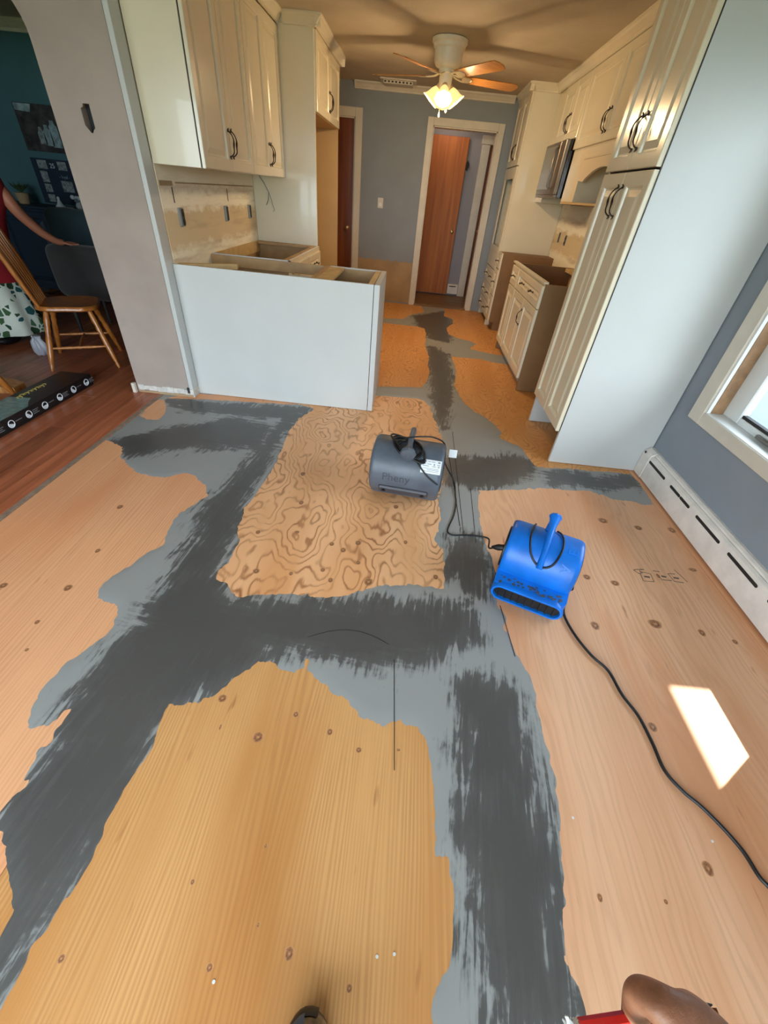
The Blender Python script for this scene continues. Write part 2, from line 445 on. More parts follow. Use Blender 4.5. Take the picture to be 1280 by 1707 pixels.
# clear glass pane
a = N('window_glass'); a.base((0.9, 0.97, 1, 1)); a.set(Roughness=0.0)
tr = a.n('ShaderNodeBsdfTransparent'); gl = a.n('ShaderNodeBsdfGlossy'); gl.inputs['Roughness'].default_value = 0.02
mx = a.n('ShaderNodeMixShader'); mx.inputs[0].default_value = 0.06; a.l(tr.outputs[0], mx.inputs[1]); a.l(gl.outputs[0], mx.inputs[2])
out = [n for n in a.t.nodes if n.type == 'OUTPUT_MATERIAL'][0]; a.l(mx.outputs[0], out.inputs['Surface']); M['window_glass'] = a.m

# ------------------------------------------------------------------ floor outlines, metres
WOOD_LEFT = [(-2.2, -3.0), (-0.75, -3.0), (-0.75, 0.1), (-0.927, 0.27), (-0.918, 0.333), (-0.943, 0.422), (-0.922, 0.449), (-0.928, 0.541), (-0.94, 0.534), (-0.957, 0.485), (-1.009, 0.479), (-1.036, 0.519), (-1.052, 0.592), (-1.05, 0.666), (-1.006, 0.741), (-0.979, 0.819), (-0.99, 0.894), (-1.028, 0.946), (-1.101, 0.966), (-1.128, 1.009), (-1.128, 1.082), (-1.082, 1.159), (-1.062, 1.219), (-1.015, 1.297), (-1.045, 1.386), (-1.04, 1.517), (-1.015, 1.596), (-0.973, 1.684), (-1.02, 1.772), (-1.118, 1.863), (-1.19, 1.868), (-1.262, 1.804), (-1.369, 1.814), (-1.501, 1.864), (-1.605, 1.963), (-1.659, 2.075), (-1.788, 2.131), (-2.2, 2.25)]
WOOD_CORNER = [(-1.777, 2.483), (-1.713, 2.451), (-1.635, 2.46), (-1.656, 2.603), (-1.764, 2.791), (-1.836, 2.738)]
WOOD_PENIN = [(-1.769, 2.801), (-1.576, 2.841), (-1.447, 2.864), (-1.109, 2.896), (-0.746, 2.944), (-0.645, 2.891), (-0.714, 2.714), (-0.742, 2.561), (-0.727, 2.343), (-0.717, 2.164), (-0.712, 1.956), (-0.731, 1.74), (-0.743, 1.604), (-0.724, 1.462), (-0.686, 1.379), (-0.685, 1.239), (-0.712, 1.172), (-0.695, 1.128), (-0.649, 1.111), (-0.577, 1.04), (-0.512, 1.071), (-0.352, 1.087), (-0.176, 1.099), (-0.104, 1.132), (0.008, 1.189), (0.127, 1.213), (0.212, 1.215), (0.289, 1.213), (0.293, 1.273), (0.299, 1.449), (0.264, 1.497), (0.254, 1.541), (0.277, 1.619), (0.296, 1.718), (0.283, 1.817), (0.289, 1.893), (0.311, 2.09), (0.347, 2.388), (0.341, 2.643), (0.307, 2.818), (0.268, 3.043), (0.253, 3.179), (0.209, 3.285), (0.127, 3.308), (-0.174, 3.279), (-0.5, 3.3), (-0.5, 3.05), (-1.6, 2.95)]
WOOD_MID = [(-0.6, 3.52), (-0.218, 3.485), (0.194, 3.578), (0.246, 3.783), (0.267, 4.046), (0.251, 4.213), (0.267, 4.452), (0.224, 4.924), (0.242, 5.341), (0.221, 5.65), (0.118, 5.7), (-0.128, 5.692), (-0.327, 5.704), (-0.6, 5.72)]
WOOD_FAR = [(-1.0, 6.02), (-0.329, 5.947), (-0.069, 6.029), (0.033, 6.341), (0.225, 6.557), (0.199, 6.938), (0.2, 7.4), (-1.0, 7.4)]
WOOD_FARRIGHT = [(1.8, 7.4), (0.53, 7.4), (0.541, 6.826), (0.515, 6.444), (0.631, 6.327), (0.624, 6.069), (0.518, 5.77), (0.531, 5.492), (0.639, 5.329), (0.754, 5.28), (0.855, 5.176), (0.751, 4.931), (0.93, 4.846), (1.106, 4.795), (1.8, 4.7)]
WOOD_KITCHENRIGHT = [(1.8, 4.5), (0.992, 4.508), (0.837, 4.579), (0.691, 4.572), (0.513, 4.575), (0.54, 4.194), (0.522, 3.912), (0.491, 3.708), (0.52, 3.494), (0.562, 3.296), (0.625, 3.167), (0.708, 3.073), (0.749, 2.985), (0.798, 2.823), (0.764, 2.738), (0.839, 2.681), (0.886, 2.651), (0.924, 2.543), (0.943, 2.414), (0.957, 2.367), (1.126, 2.386), (1.312, 2.401), (1.481, 2.408), (1.605, 2.414), (1.614, 2.325), (1.612, 2.185), (1.599, 2.076), (1.8, 2.05)]
WOOD_RIGHT = [(1.8, 2.05), (1.596, 2.069), (1.537, 2.059), (1.457, 2.081), (1.365, 2.077), (1.296, 2.114), (1.238, 2.148), (1.163, 2.134), (0.999, 2.123), (0.855, 2.102), (0.8, 2.075), (0.738, 2.064), (0.532, 2.016), (0.514, 1.859), (0.503, 1.657), (0.509, 1.537), (0.535, 1.446), (0.542, 1.273), (0.515, 1.159), (0.544, 1.094), (0.53, 1.045), (0.562, 0.922), (0.586, 0.837), (0.595, 0.749), (0.591, 0.632), (0.599, 0.509), (0.584, 0.395), (0.558, 0.306), (0.545, 0.204), (0.529, 0.124), (0.539, 0.077), (0.541, 0.062), (0.541, 0.038), (0.55, -0.5), (0.6, -3.0), (1.8, -3.0)]
WOOD_FRONT = [(0.2, -3.0), (0.2, -0.4), (0.21, 0.014), (0.219, 0.038), (0.237, 0.062), (0.252, 0.114), (0.265, 0.181), (0.266, 0.238), (0.262, 0.29), (0.23, 0.287), (0.229, 0.393), (0.224, 0.486), (0.205, 0.559), (0.174, 0.604), (0.114, 0.623), (0.054, 0.6), (-0.0, 0.619), (-0.049, 0.657), (-0.087, 0.68), (-0.118, 0.689), (-0.143, 0.714), (-0.19, 0.735), (-0.221, 0.759), (-0.233, 0.805), (-0.237, 0.766), (-0.267, 0.747), (-0.31, 0.748), (-0.347, 0.777), (-0.363, 0.779), (-0.411, 0.762), (-0.472, 0.691), (-0.505, 0.63), (-0.584, 0.595), (-0.641, 0.591), (-0.635, 0.542), (-0.627, 0.455), (-0.644, 0.389), (-0.644, 0.303), (-0.644, 0.192), (-0.648, 0.142), (-0.654, 0.091), (-0.673, 0.052), (-0.669, 0.017), (-0.665, -0.024), (-0.664, -0.047), (-0.7, -0.3), (-0.72, -3.0)]
DARK_BAND = [(-0.816, 2.761), (-0.855, 2.063), (-0.926, 1.571), (-0.876, 1.228), (-0.871, 1.053), (-0.902, 0.766), (-0.926, 0.547), (-0.871, 0.367), (-0.884, 0.217), (-0.711, 0.009), (-0.697, 0.092), (-0.666, 0.237), (-0.644, 0.42), (-0.653, 0.558), (-0.517, 0.675), (-0.378, 0.832), (-0.134, 0.85), (0.049, 0.815), (0.32, 0.906), (0.41, 0.985), (0.373, 1.114), (0.029, 1.089), (-0.505, 1.009), (-0.644, 1.052), (-0.75, 1.155), (-0.727, 1.373), (-0.788, 1.648), (-0.765, 2.012), (-0.783, 2.477), (-0.666, 2.799)]
DARK_TOP = [(-1.705, 2.773), (-1.197, 2.816), (-0.662, 2.887), (-0.796, 2.684), (-1.142, 2.66), (-1.589, 2.672)]
DARK_TOP2 = [(-1.729, 2.098), (-1.57, 2.296), (-1.155, 2.577), (-0.882, 2.528), (-0.877, 2.245), (-1.234, 2.167), (-1.589, 2.016)]
DARK_STRIPE = [(0.331, 0.752), (0.379, 0.803), (0.523, 0.752), (0.51, 0.556), (0.515, 0.345), (0.531, 0.248), (0.517, 0.123), (0.517, 0.031), (0.35, 0.019), (0.341, 0.147), (0.324, 0.265), (0.329, 0.425), (0.328, 0.59)]
DARK_KITCHEN = [(0.078, 6.251), (0.527, 6.719), (0.597, 6.025), (0.494, 5.12), (0.314, 5.182), (0.165, 5.689)]
DARK_KITCHEN2 = [(0.286, 4.851), (0.45, 4.639), (0.453, 3.735), (0.398, 3.18), (0.347, 2.787), (0.309, 3.042), (0.302, 3.545), (0.269, 4.182)]
DARK_CROSS = [(0.356, 2.328), (0.583, 2.398), (0.84, 2.476), (0.935, 2.34), (0.794, 2.184), (0.544, 2.056), (0.326, 2.093), (0.316, 2.23)]
DARK_RIGHT = [(1.037, 2.302), (1.252, 2.337), (1.356, 2.293), (1.616, 2.372), (1.598, 2.283), (1.325, 2.204), (1.176, 2.216), (1.015, 2.186)]
DARK_BLOWER = [(0.338, 1.532), (0.452, 1.577), (0.49, 1.378), (0.436, 1.222), (0.34, 1.28)]
KNOTS = [(-0.477, 0.629, 0.0174, 0.0167), (-0.324, 0.523, 0.0201, 0.0198), (-0.225, 0.604, 0.0116, 0.0117), (-0.106, 0.562, 0.0114, 0.0128), (-0.008, 0.519, 0.0111, 0.0103), (-0.376, 0.181, 0.0057, 0.0070), (-0.279, 0.049, 0.0090, 0.0092), (-0.112, 0.083, 0.0120, 0.0148), (0.030, 0.043, 0.0078, 0.0084), (-0.599, 0.037, 0.0088, 0.0092), (-0.221, 0.265, 0.0046, 0.0063), (-0.195, 0.122, 0.0041, 0.0060), (-0.449, 0.540, 0.0037, 0.0113), (1.195, 1.146, 0.0332, 0.0289), (0.965, 0.324, 0.0154, 0.0208), (0.982, 0.695, 0.0174, 0.0206), (0.922, 1.101, 0.0214, 0.0267), (0.643, 0.239, 0.0079, 0.0109), (1.219, 1.850, 0.0330, 0.0302), (1.406, 1.818, 0.0256, 0.0242), (1.600, 1.830, 0.0260, 0.0312), (1.105, 1.365, 0.0242, 0.0212), (1.385, 1.126, 0.0166, 0.0220), (1.508, 1.097, 0.0137, 0.0147), (0.814, 0.246, 0.0064, 0.0064), (0.917, 1.403, 0.0122, 0.0171), (0.978, 1.385, 0.0212, 0.0212), (-0.470, 1.716, 0.0160, 0.0215), (-0.620, 1.447, 0.0143, 0.0179), (-0.435, 1.478, 0.0146, 0.0135), (-0.548, 1.196, 0.0181, 0.0182), (-0.395, 1.204, 0.0105, 0.0144), (-0.261, 1.246, 0.0134, 0.0147), (-0.216, 1.191, 0.0131, 0.0175), (-0.251, 1.420, 0.0144, 0.0169), (-0.190, 1.387, 0.0171, 0.0205), (-0.125, 1.448, 0.0176, 0.0215), (-0.049, 1.205, 0.0240, 0.0280), (-0.109, 1.315, 0.0139, 0.0154), (0.252, 1.278, 0.0140, 0.0185), (0.107, 1.490, 0.0121, 0.0176), (0.045, 1.770, 0.0168, 0.0217), (-0.525, 1.993, 0.0176, 0.0259), (-1.350, 1.521, 0.0170, 0.0211), (-1.253, 0.998, 0.0181, 0.0212), (-1.499, 0.975, 0.0176, 0.0184), (-1.253, 0.831, 0.0104, 0.0123), (-1.268, 1.213, 0.0125, 0.0167), (-1.206, 0.720, 0.0078, 0.0083), (0.004, 1.018, 0.0024, 0.0029), (0.115, 0.532, 0.0075, 0.0052), (0.082, 1.029, 0.0099, 0.0089), (1.346, 1.447, 0.0095, 0.0186), (1.553, 1.518, 0.0264, 0.0152)]
SCREWS = [(-0.262, 0.03), (0.125, 0.101), (0.086, 0.094), (0.623, 0.405), (1.012, 0.387)]
CORD_FLOOR = [(0.863, 1.283), (0.815, 1.207), (0.797, 1.124), (0.815, 1.032), (0.853, 0.946), (0.896, 0.888), (0.913, 0.797), (0.941, 0.725), (0.951, 0.638), (0.953, 0.558), (0.983, 0.504), (1.019, 0.469), (1.054, 0.422), (1.082, 0.37), (1.093, 0.318), (1.107, 0.295), (1.141, 0.233)]
CORD_LINK = [(0.401, 2.284), (0.393, 2.041), (0.386, 1.887), (0.363, 1.745), (0.332, 1.648), (0.322, 1.589), (0.353, 1.575), (0.46, 1.593), (0.536, 1.577), (0.594, 1.55)]

# ------------------------------------------------------------------ the shell
def struct(name, mb, m, label, cat, smooth=None): return obj(name, mb, m, None, smooth, label, cat, None, 'structure')
CEIL = 2.37
floor = thing('floor', 'plywood subfloor patched with grey compound beside reddish laminate planks', 'floor', (0, 0, -0.02), kind='structure')
obj('subfloor', B(-6.1, 1.69, -1.86, 8.15, -0.12, -0.022), 'subfloor_dark', floor)

# plywood sheets, seams as they lie under the compound
SHEETS = [('plywood_front', -.83, .39, -1.74, .90), ('plywood_swirl', -.83, .39, .90, 3.34), ('plywood_kitchen', -.83, .39, 3.34, 5.78),
          ('plywood_kitchen', -.83, .39, 5.78, 7.12), ('plywood_right', .39, 1.61, -1.74, -.16), ('plywood_right', .39, 1.61, -.16, 2.28),
          ('plywood_kitchen', .39, 1.61, 2.28, 4.72), ('plywood_kitchen', .39, 1.61, 4.72, 7.12), ('plywood_right', 1.61, 1.69, -1.74, 7.0),
          ('plywood_left', -1.805, -.83, -1.74, -.09), ('plywood_left', -1.805, -.83, -.09, 2.35), ('plywood_left', -1.805, -.83, 2.35, 4.79), ('plywood_kitchen', -1.57, -.83, 4.79, 7.0)]
sheets = []
for m_, x0, x1, y0, y1 in SHEETS:
    s_ = obj('plywood_sheet', B(x0 + .001, x1 - .001, y0 + .001, y1 - .001, -.02, 0, b=.001), m_, floor)
    sheets.append((s_, x0, x1, y0, y1))
def sheet_at(x, y):
    for s_, x0, x1, y0, y1 in sheets:
        if x0 <= x <= x1 and y0 <= y <= y1: return s_
    return sheets[0][0]
rng = random.Random(4)
knot_mb = MB(); n_ = 14
knot_mb.add([(0, 0, 1)] + [((1 + .12 * math.sin(3 * t)) * math.cos(t), (1 + .1 * math.cos(2 * t)) * math.sin(t), 0) for t in [2 * math.pi * i / n_ for i in range(n_)]],
            [(0, 1 + i, 1 + (i + 1) % n_) for i in range(n_)])
knot_me = mesh_of('knot', knot_mb, 'knot', 60)
for x, y, rx, ry in KNOTS:
    k_ = share('knot', knot_me, sheet_at(x, y), (x, y, 0.0))
    k_.scale = (rx * .88, ry * .88, .0006)
screw_mb = MB().lathe([(.001, .0012), (.0034, .0012), (.0034, 0)], frame((0, 0, 0), (1, 0, 0), (0, 1, 0), (0, 0, 1)), 10)
screw_me = mesh_of('screw', screw_mb, 'paper_label', 40)
for x, y in SCREWS: share('screw', screw_me, sheet_at(x, y), (x, y, 0))

# laminate planks, along the seam
PW, PL = 0.128, 1.215
plank_me = mesh_of('plank', B(-PW / 2 + .0006, PW / 2 - .0006, -PL / 2 + .0006, PL / 2 - .0006, -.018, .004, b=.0012), 'laminate')
i = 0
x = -1.835 - PW / 2
while x > -5.0:
    off = [0, .43, .82, .21, .61][i % 5] * PL
    y = -.6 + off
    while y < 5.75:
        share('plank', plank_me, floor, (x, y, 0)); y += PL
    x -= PW; i += 1
obj('edge_strip', B(-1.835, -1.806, -1.74, 2.86, -.02, .003, b=.001), 'trim_seam', floor, label='raw edge strip between laminate and plywood')
obj('hall_boards', B(-.6, 1.3, 7.14, 8.05, -.02, .012), 'threshold_wood', floor)
obj('threshold', B(.055, .865, 6.97, 7.13, -.02, .02, b=.008), 'threshold_wood', floor, label='worn wooden door threshold')

# ---- patching compound as a feathered sheet of its own
def inside(P, poly):
    x, y = P[:, 0], P[:, 1]; r = np.zeros(len(P), bool); n = len(poly)
    for i in range(n):
        (x0, y0), (x1, y1) = poly[i], poly[(i + 1) % n]
        if y0 == y1: continue
        c = ((y0 > y) != (y1 > y)) & (x < (x1 - x0) * (y - y0) / (y1 - y0) + x0)
        r ^= c
    return r
def dist(P, poly):
    d = np.full(len(P), 9.0); n = len(poly)
    for i in range(n):
        a = np.array(poly[i]); b = np.array(poly[(i + 1) % n]); ab = b - a
        t = np.clip(((P - a) @ ab) / max(1e-9, ab @ ab), 0, 1)
        q = P - a - t[:, None] * ab
        np.minimum(d, np.einsum('ij,ij->i', q, q), out=d) if i else np.copyto(d, np.einsum('ij,ij->i', q, q))
    return np.sqrt(d)
def sd(P, poly): return np.where(inside(P, poly), 1, -1) * dist(P, poly)
def vnoise(P, sx, sy, seed):
    r = np.random.RandomState(seed); T = r.rand(64, 64)
    X = P[:, 0] * sx + 17.3; Y = P[:, 1] * sy + 9.1
    xi = np.floor(X).astype(int); yi = np.floor(Y).astype(int); u = X - xi; w = Y - yi
    u = u * u * (3 - 2 * u); w = w * w * (3 - 2 * w)
    g = lambda a, b: T[a % 64, b % 64]
    return (g(xi, yi) * (1 - u) + g(xi + 1, yi) * u) * (1 - w) + (g(xi, yi + 1) * (1 - u) + g(xi + 1, yi + 1) * u) * w - .5
WOODS = [WOOD_LEFT, WOOD_CORNER, WOOD_PENIN, WOOD_MID, WOOD_FAR, WOOD_FARRIGHT, WOOD_KITCHENRIGHT, WOOD_RIGHT, WOOD_FRONT]
xs = np.arange(-1.804, 1.62, .0075)
ys = np.concatenate([np.arange(-.5, 3.0, .0075), np.arange(3.0, 6.96, .016)])
GX, GY = np.meshgrid(xs, ys); P = np.stack([GX.ravel(), GY.ravel()], 1)
field = np.full(len(P), 9.0)
for w_ in WOODS:
    lo = np.min(w_, 0) - .12; hi = np.max(w_, 0) + .12
    sel = np.all((P > lo) & (P < hi), 1)
    field[sel] = np.minimum(field[sel], -sd(P[sel], w_))
rag = .012 * vnoise(P, 28, 18, 1) + .010 * vnoise(P, 75, 40, 2) + .007 * vnoise(P, 140, 30, 3)
field = np.minimum(field, .12) + rag
damp = np.full(len(P), -9.0)
for d_ in (DARK_BAND, DARK_TOP, DARK_TOP2, DARK_STRIPE, DARK_KITCHEN, DARK_KITCHEN2, DARK_CROSS, DARK_RIGHT, DARK_BLOWER):
    lo = np.min(d_, 0) - .3; hi = np.max(d_, 0) + .3
    sel = np.all((P > lo) & (P < hi), 1)
    damp[sel] = np.maximum(damp[sel], sd(P[sel], d_))
damp = np.clip(.5 + (damp + .032) / .21, 0, 1)
H_, W_ = GX.shape
F2 = field.reshape(H_, W_)
ctr = (F2[:-1, :-1] + F2[1:, :-1] + F2[:-1, 1:] + F2[1:, 1:]) / 4
keep = ctr > 0
ii, jj = np.nonzero(keep)
quads = np.stack([ii * W_ + jj, ii * W_ + jj + 1, (ii + 1) * W_ + jj + 1, (ii + 1) * W_ + jj], 1)
# pull rim vertices onto the edge line
gy, gx = np.gradient(F2, ys, xs); g2 = gx ** 2 + gy ** 2 + 1e-6
cnt = np.zeros(len(P), int); np.add.at(cnt, quads.ravel(), 1)
rim = (cnt > 0) & (cnt < 4)
dx = np.clip(-(F2 * gx / g2).ravel(), -.005, .005); dy = np.clip(-(F2 * gy / g2).ravel(), -.005, .005)
Q = np.stack([P[:, 0] + np.where(rim, dx, 0), P[:, 1] + np.where(rim, dy, 0), np.where(rim, .0002, np.clip(field * .06 + .0006, .0006, .0024))], 1)
used = np.unique(quads); remap = np.full(len(P), -1); remap[used] = np.arange(len(used))
me = bpy.data.meshes.new('floor_compound')
me.from_pydata([tuple(map(float, q)) for q in (Q[used] - np.array([0, 0, -.02]))], [], remap[quads].tolist())
me.polygons.foreach_set('use_smooth', [True] * len(me.polygons))
at_ = me.attributes.new('damp', 'FLOAT', 'POINT'); at_.data.foreach_set('value', damp[used].astype(np.float32))
# trowel direction: along the seams that run into the room, or across on the cross bands
dirn = np.clip(np.maximum.reduce([1 - np.abs(P[:, 1] - .92) / .16, 1 - np.abs(P[:, 1] - 2.28) / .2, 1 - np.abs(P[:, 1] - 2.62) / .3 - 2 * (P[:, 0] > -.6), 1 - np.abs(P[:, 1] - 3.42) / .2]), 0, 1)
dirn = np.where((np.abs(P[:, 0] - .4) < .2) & (P[:, 1] < 2.2), 0, dirn)
at_ = me.attributes.new('drag', 'FLOAT', 'POINT'); at_.data.foreach_set('value', dirn[used].astype(np.float32))
me.materials.append(M['floor_compound'])
comp = bpy.data.objects.new('floor_compound', me); C.objects.link(comp); comp.parent = floor
ORG[comp.name] = Vector((0, 0, -.02))
tag(comp, 'grey levelling compound trowelled over the plywood seams', kind='stuff')
# open joints and pencil lines
def strip(pts, w, z=.003):
    mb = MB(); L_ = []; R_ = []
    for i, p in enumerate(pts):
        a0 = Vector(pts[max(i - 1, 0)]); b0 = Vector(pts[min(i + 1, len(pts) - 1)]); t = (b0 - a0).normalized(); nn = Vector((-t.y, t.x)) * w / 2
        p = Vector(p); L_.append((p.x + nn.x, p.y + nn.y)); R_.append((p.x - nn.x, p.y - nn.y))
    for i in range(len(pts) - 1):
        q = [L_[i], R_[i], R_[i + 1], L_[i + 1]]
        mb.loft([[(x, y, z) for x, y in q], [(x, y, z + .0004) for x, y in q]])
    return mb
for pts, w_ in (([(.371, 2.393), (.385, 1.95), (.39, 1.66)], .004), ([(.417, 2.754), (.405, 1.602)], .003), ([(.482, 2.026), (.464, 1.543)], .003), ([(.527, 1.151), (.548, .909)], .003),
                ([(.085, .839), (.105, .473)], .0025), ([(-.25 + .31 * i / 14, .875 + .07 * math.sin(math.pi * (.08 + .8 * i / 14))) for i in range(15)], .0016)):
    obj('joint_line', strip(pts, w_), 'crack_dark', comp)
# mill stamp inked on the right-hand sheet
st = MB()
def ink(pts, w=.004): st.add(*(lambda m: (m.v, m.f))(strip(pts, w, .0003)))
ink([(1.236, 1.470), (1.262, 1.478), (1.272, 1.455), (1.250, 1.448), (1.236, 1.470)]); ink([(1.26, 1.452), (1.254, 1.400), (1.306, 1.402), (1.312, 1.455), (1.262, 1.462)])
ink([(1.272, 1.432), (1.298, 1.430)], .010); ink([(1.268, 1.478), (1.290, 1.480)], .005)
ink([(1.335, 1.480), (1.366, 1.476)]); ink([(1.350, 1.452), (1.352, 1.422), (1.402, 1.424)]); ink([(1.362, 1.448), (1.384, 1.444)], .010)
ink([(1.440, 1.472), (1.404, 1.470), (1.412, 1.420), (1.456, 1.418)]); ink([(1.420, 1.446), (1.446, 1.444)], .009)
ink([(1.452, 1.505), (1.478, 1.425)], .003)
st.v = [(x, y, z) for x, y, z in st.v]
obj('mill_stamp', st, 'roof_brown', sheets[5][0], label='dark inked mill stamp of small boxes')

# ---- ceiling and walls
struct('ceiling', B(-6.1, 1.83, -1.86, 8.2, CEIL, CEIL + .1), 'ceiling_paint', 'tan textured kitchen ceiling around the fan', 'ceiling')
WY0, WY1, WZ0, WZ1 = .905, 2.195, .55, 1.95
mb = MB()
mb.box(1.69, 1.83, -1.86, WY0, 0, CEIL).box(1.69, 1.83, WY1, 7.12, 0, CEIL).box(1.69, 1.83, WY0, WY1, 0, WZ0).box(1.69, 1.83, WY0, WY1, WZ1, CEIL)
wall_right = struct('wall_right', mb, 'wall_grey', 'blue-grey painted wall around the white trimmed window', 'wall')
# back wall with two door openings
mb = MB()
for x0, x1, z0, z1 in ((-1.69, -1.55, 0, CEIL), (-1.55, -.93, 2.05, CEIL), (-.93, .055, 0, CEIL), (.055, .865, 2.045, CEIL), (.865, 1.69, 0, CEIL)):
    mb.box(x0, x1, 7.0, 7.12, z0, z1)
wall_back = struct('wall_back', mb, 'wall_grey', 'grey painted end wall of the kitchen with two doorways', 'wall')
pm = MB(); top = [(-.84 + i * .041, .555 + .012 * math.sin(i * 1.9) + .006 * math.sin(i * 4.1)) for i in range(21)]
pm.prism([(-.84, .02), (-.02, .02)] + [(min(x, -.02), z) for x, z in reversed(top)], frame((0, 7.0, 0), (1, 0, 0), (0, 0, 1), (0, -1, 0)), -.002, .004)
obj('bare_drywall', pm, 'drywall_tan', wall_back, label='unpainted tan strip along the foot of the wall')
# left kitchen wall, scar of the old backsplash
wall_left = struct('wall_left', B(-1.69, -1.57, 2.97, 7.0, 0, CEIL), 'plaster_raw', 'bare plaster kitchen wall behind the left cabinets', 'wall')
obj('backsplash_scar', B(-1.572, -1.566, 2.985, 4.72, .80, 1.40), 'backsplash_scar', wall_left, label='stripped backsplash strip with stained plaster')
for y0 in (3.04, 3.95): obj('wall_crack', B(-1.567, -1.5645, y0 + .10, y0 + .11, 1.19, 1.27), 'crack_dark', wall_left)
obj('tile_remnant', B(-1.567, -1.563, 3.0, 3.16, 1.275, 1.30, b=.001), 'drywall_tan', wall_left)
obj('plaster_ledge', B(-1.567, -1.5635, 3.2, 4.70, 1.288, 1.296, b=.001), 'drywall_tan', wall_left)
# pillar stub beside the arch, with a ragged electrical cut-out
HX0, HX1, HZ0, HZ1 = -1.842, -1.79, 1.475, 1.59
mb = MB()
mb.box(-2.0, HX0, 2.87, 2.97, 0, CEIL).box(HX1, -1.597, 2.87, 2.97, 0, CEIL).box(HX0, HX1, 2.87, 2.97, 0, HZ0).box(HX0, HX1, 2.87, 2.97, HZ1, CEIL).box(HX0, HX1, 2.93, 2.97, HZ0, HZ1)
mb.prism([(HX0 - .001, HZ1 + .001), (HX0 + .018, HZ1 + .001), (HX0 + .012, HZ1 - .014), (HX0 - .001, HZ1 - .02)], frame((0, 2.87, 0), (1, 0, 0), (0, 0, 1), (0, 1, 0)), .0005, .012)
mb.prism([(HX1 + .001, HZ0 - .001), (HX1 + .001, HZ0 + .022), (HX1 - .012, HZ0 + .012), (HX1 - .02, HZ0 - .001)], frame((0, 2.87, 0), (1, 0, 0), (0, 0, 1), (0, 1, 0)), .0005, .012)
mb.prism([(HX0 - .001, HZ0 - .001), (HX0 + .024, HZ0 - .001), (HX0 - .001, HZ0 + .03)], frame((0, 2.87, 0), (1, 0, 0), (0, 0, 1), (0, 1, 0)), .0005, .012)
# arch head over the dining opening
arc = [(-2.0, 1.80)] + [(-2.0 - .42 * (1 - math.cos(t)), 1.80 + .30 * math.sin(t)) for t in [math.pi / 2 * i / 12 for i in range(1, 13)]]
mb.prism(arc + [(-4.9, 2.10), (-4.9, CEIL), (-2.0, CEIL)], frame((0, 2.87, 0), (1, 0, 0), (0, 0, 1), (0, 1, 0)), 0, .10)
pillar = struct('wall_middle', mb, 'wall_pillar', 'pale wall end with a ragged cut-out beside the arched dining opening', 'wall')
obj('cutout_shade', B(HX0 + .002, HX1 - .002, 2.915, 2.929, HZ0 + .002, HZ1 - .002), 'print_black', pillar)  # black backing, paints the shade inside the hole
obj('wall_return', B(-1.597, -1.568, 2.872, 2.972, .06, CEIL, b=.002), 'panel_white', pillar, label='white plastered return edge of the pillar')
base = MB()
rng2 = random.Random(8)
xx = -1.99
while xx < -1.60:
    w_ = rng2.uniform(.03, .09); x1_ = min(xx + w_, -1.60)
    base.box(xx, x1_, 2.862 + rng2.uniform(-.003, .003), 2.872, .018 + rng2.uniform(0, .01), .062 + rng2.uniform(-.006, .004), b=.002); xx = x1_
obj('torn_plaster', base, 'plaster_chip', pillar, label='torn plaster band where the baseboard was')
obj('sole_plate', B(-1.99, -1.572, 2.864, 2.872, 0, .02, b=.002), 'drywall_tan', pillar)
obj('sole_plate', B(-1.60, -1.566, 2.868, 2.974, 0, .06, b=.002), 'plaster_chip', pillar)
obj('corner_block', B(-2.03, -2.003, 2.84, 2.87, 0, .075, b=.004), 'trim_white', pillar)
obj('cutout_chip', B(-1.612, -1.594, 2.862, 2.871, .03, .075, b=.003), 'outlet_dark', pillar)
# dining room and the near room behind the camera
struct('wall_dining', B(-6.1, -1.69, 5.75, 5.87, 0, CEIL), 'wall_teal', 'dark teal wall at the end of the dining room', 'wall')
struct('wall_outer', B(-6.22, -6.1, -1.86, 5.87, 0, CEIL), 'wall_teal', 'teal outer wall on the far left', 'wall')
mb = MB()
PX0, PX1, PZ = -3.6, .9, 2.18
RY = -1.86   # inner face of the glazed wall behind the viewer
mb.box(-6.1, PX0, RY, RY + .12, 0, CEIL).box(PX1, 1.69, RY, RY + .12, 0, CEIL).box(PX0, PX1, RY, RY + .12, PZ, CEIL)
struct('wall_front', mb, 'wall_grey', 'grey wall with the wide patio door behind the viewer', 'wall')
dc = MB()
dc.prism([(0, 0), (.075, 0), (.068, -.02), (.04, -.05), (.022, -.062), (.022, -.085), (0, -.085)], frame((-6.1, 5.75, CEIL), (0, -1, 0), (0, 0, 1), (1, 0, 0)), 0, 4.41)
struct('trim_1', dc, 'trim_white', 'pale crown moulding in the dining room', 'trim')
# hall beyond the kitchen door
mb = MB(); mb.box(-.7, 1.42, 8.05, 8.15, 0, CEIL).box(1.30, 1.42, 7.12, 8.05, 0, CEIL).box(-.7, -.6, 7.12, 8.05, 0, CEIL)
struct('wall_hall', mb, 'wall_hall', 'pale grey hall wall seen through the far doorway', 'wall')
# patio door frame
pd = thing('door_4', 'white framed sliding patio door behind the viewer', 'door', (-1.35, RY + .06, 0), kind='structure')
fmb = MB(); xs_ = [PX0 + (PX1 - PX0) * k / 4 for k in range(5)]
for x in xs_: fmb.box(x - .03, x + .03, RY + .02, RY + .10, 0, PZ, b=.004)
fmb.box(PX0, PX1, RY + .02, RY + .10, PZ - .06, PZ, b=.004).box(PX0, PX1, RY + .02, RY + .10, 0, .05, b=.004)
obj('frame', fmb, 'jamb_white', pd)
for x0, x1 in zip(xs_[:-1], xs_[1:]): obj('pane', B(x0 + .03, x1 - .03, RY + .057, RY + .063, .05, PZ - .06), 'window_glass', pd)

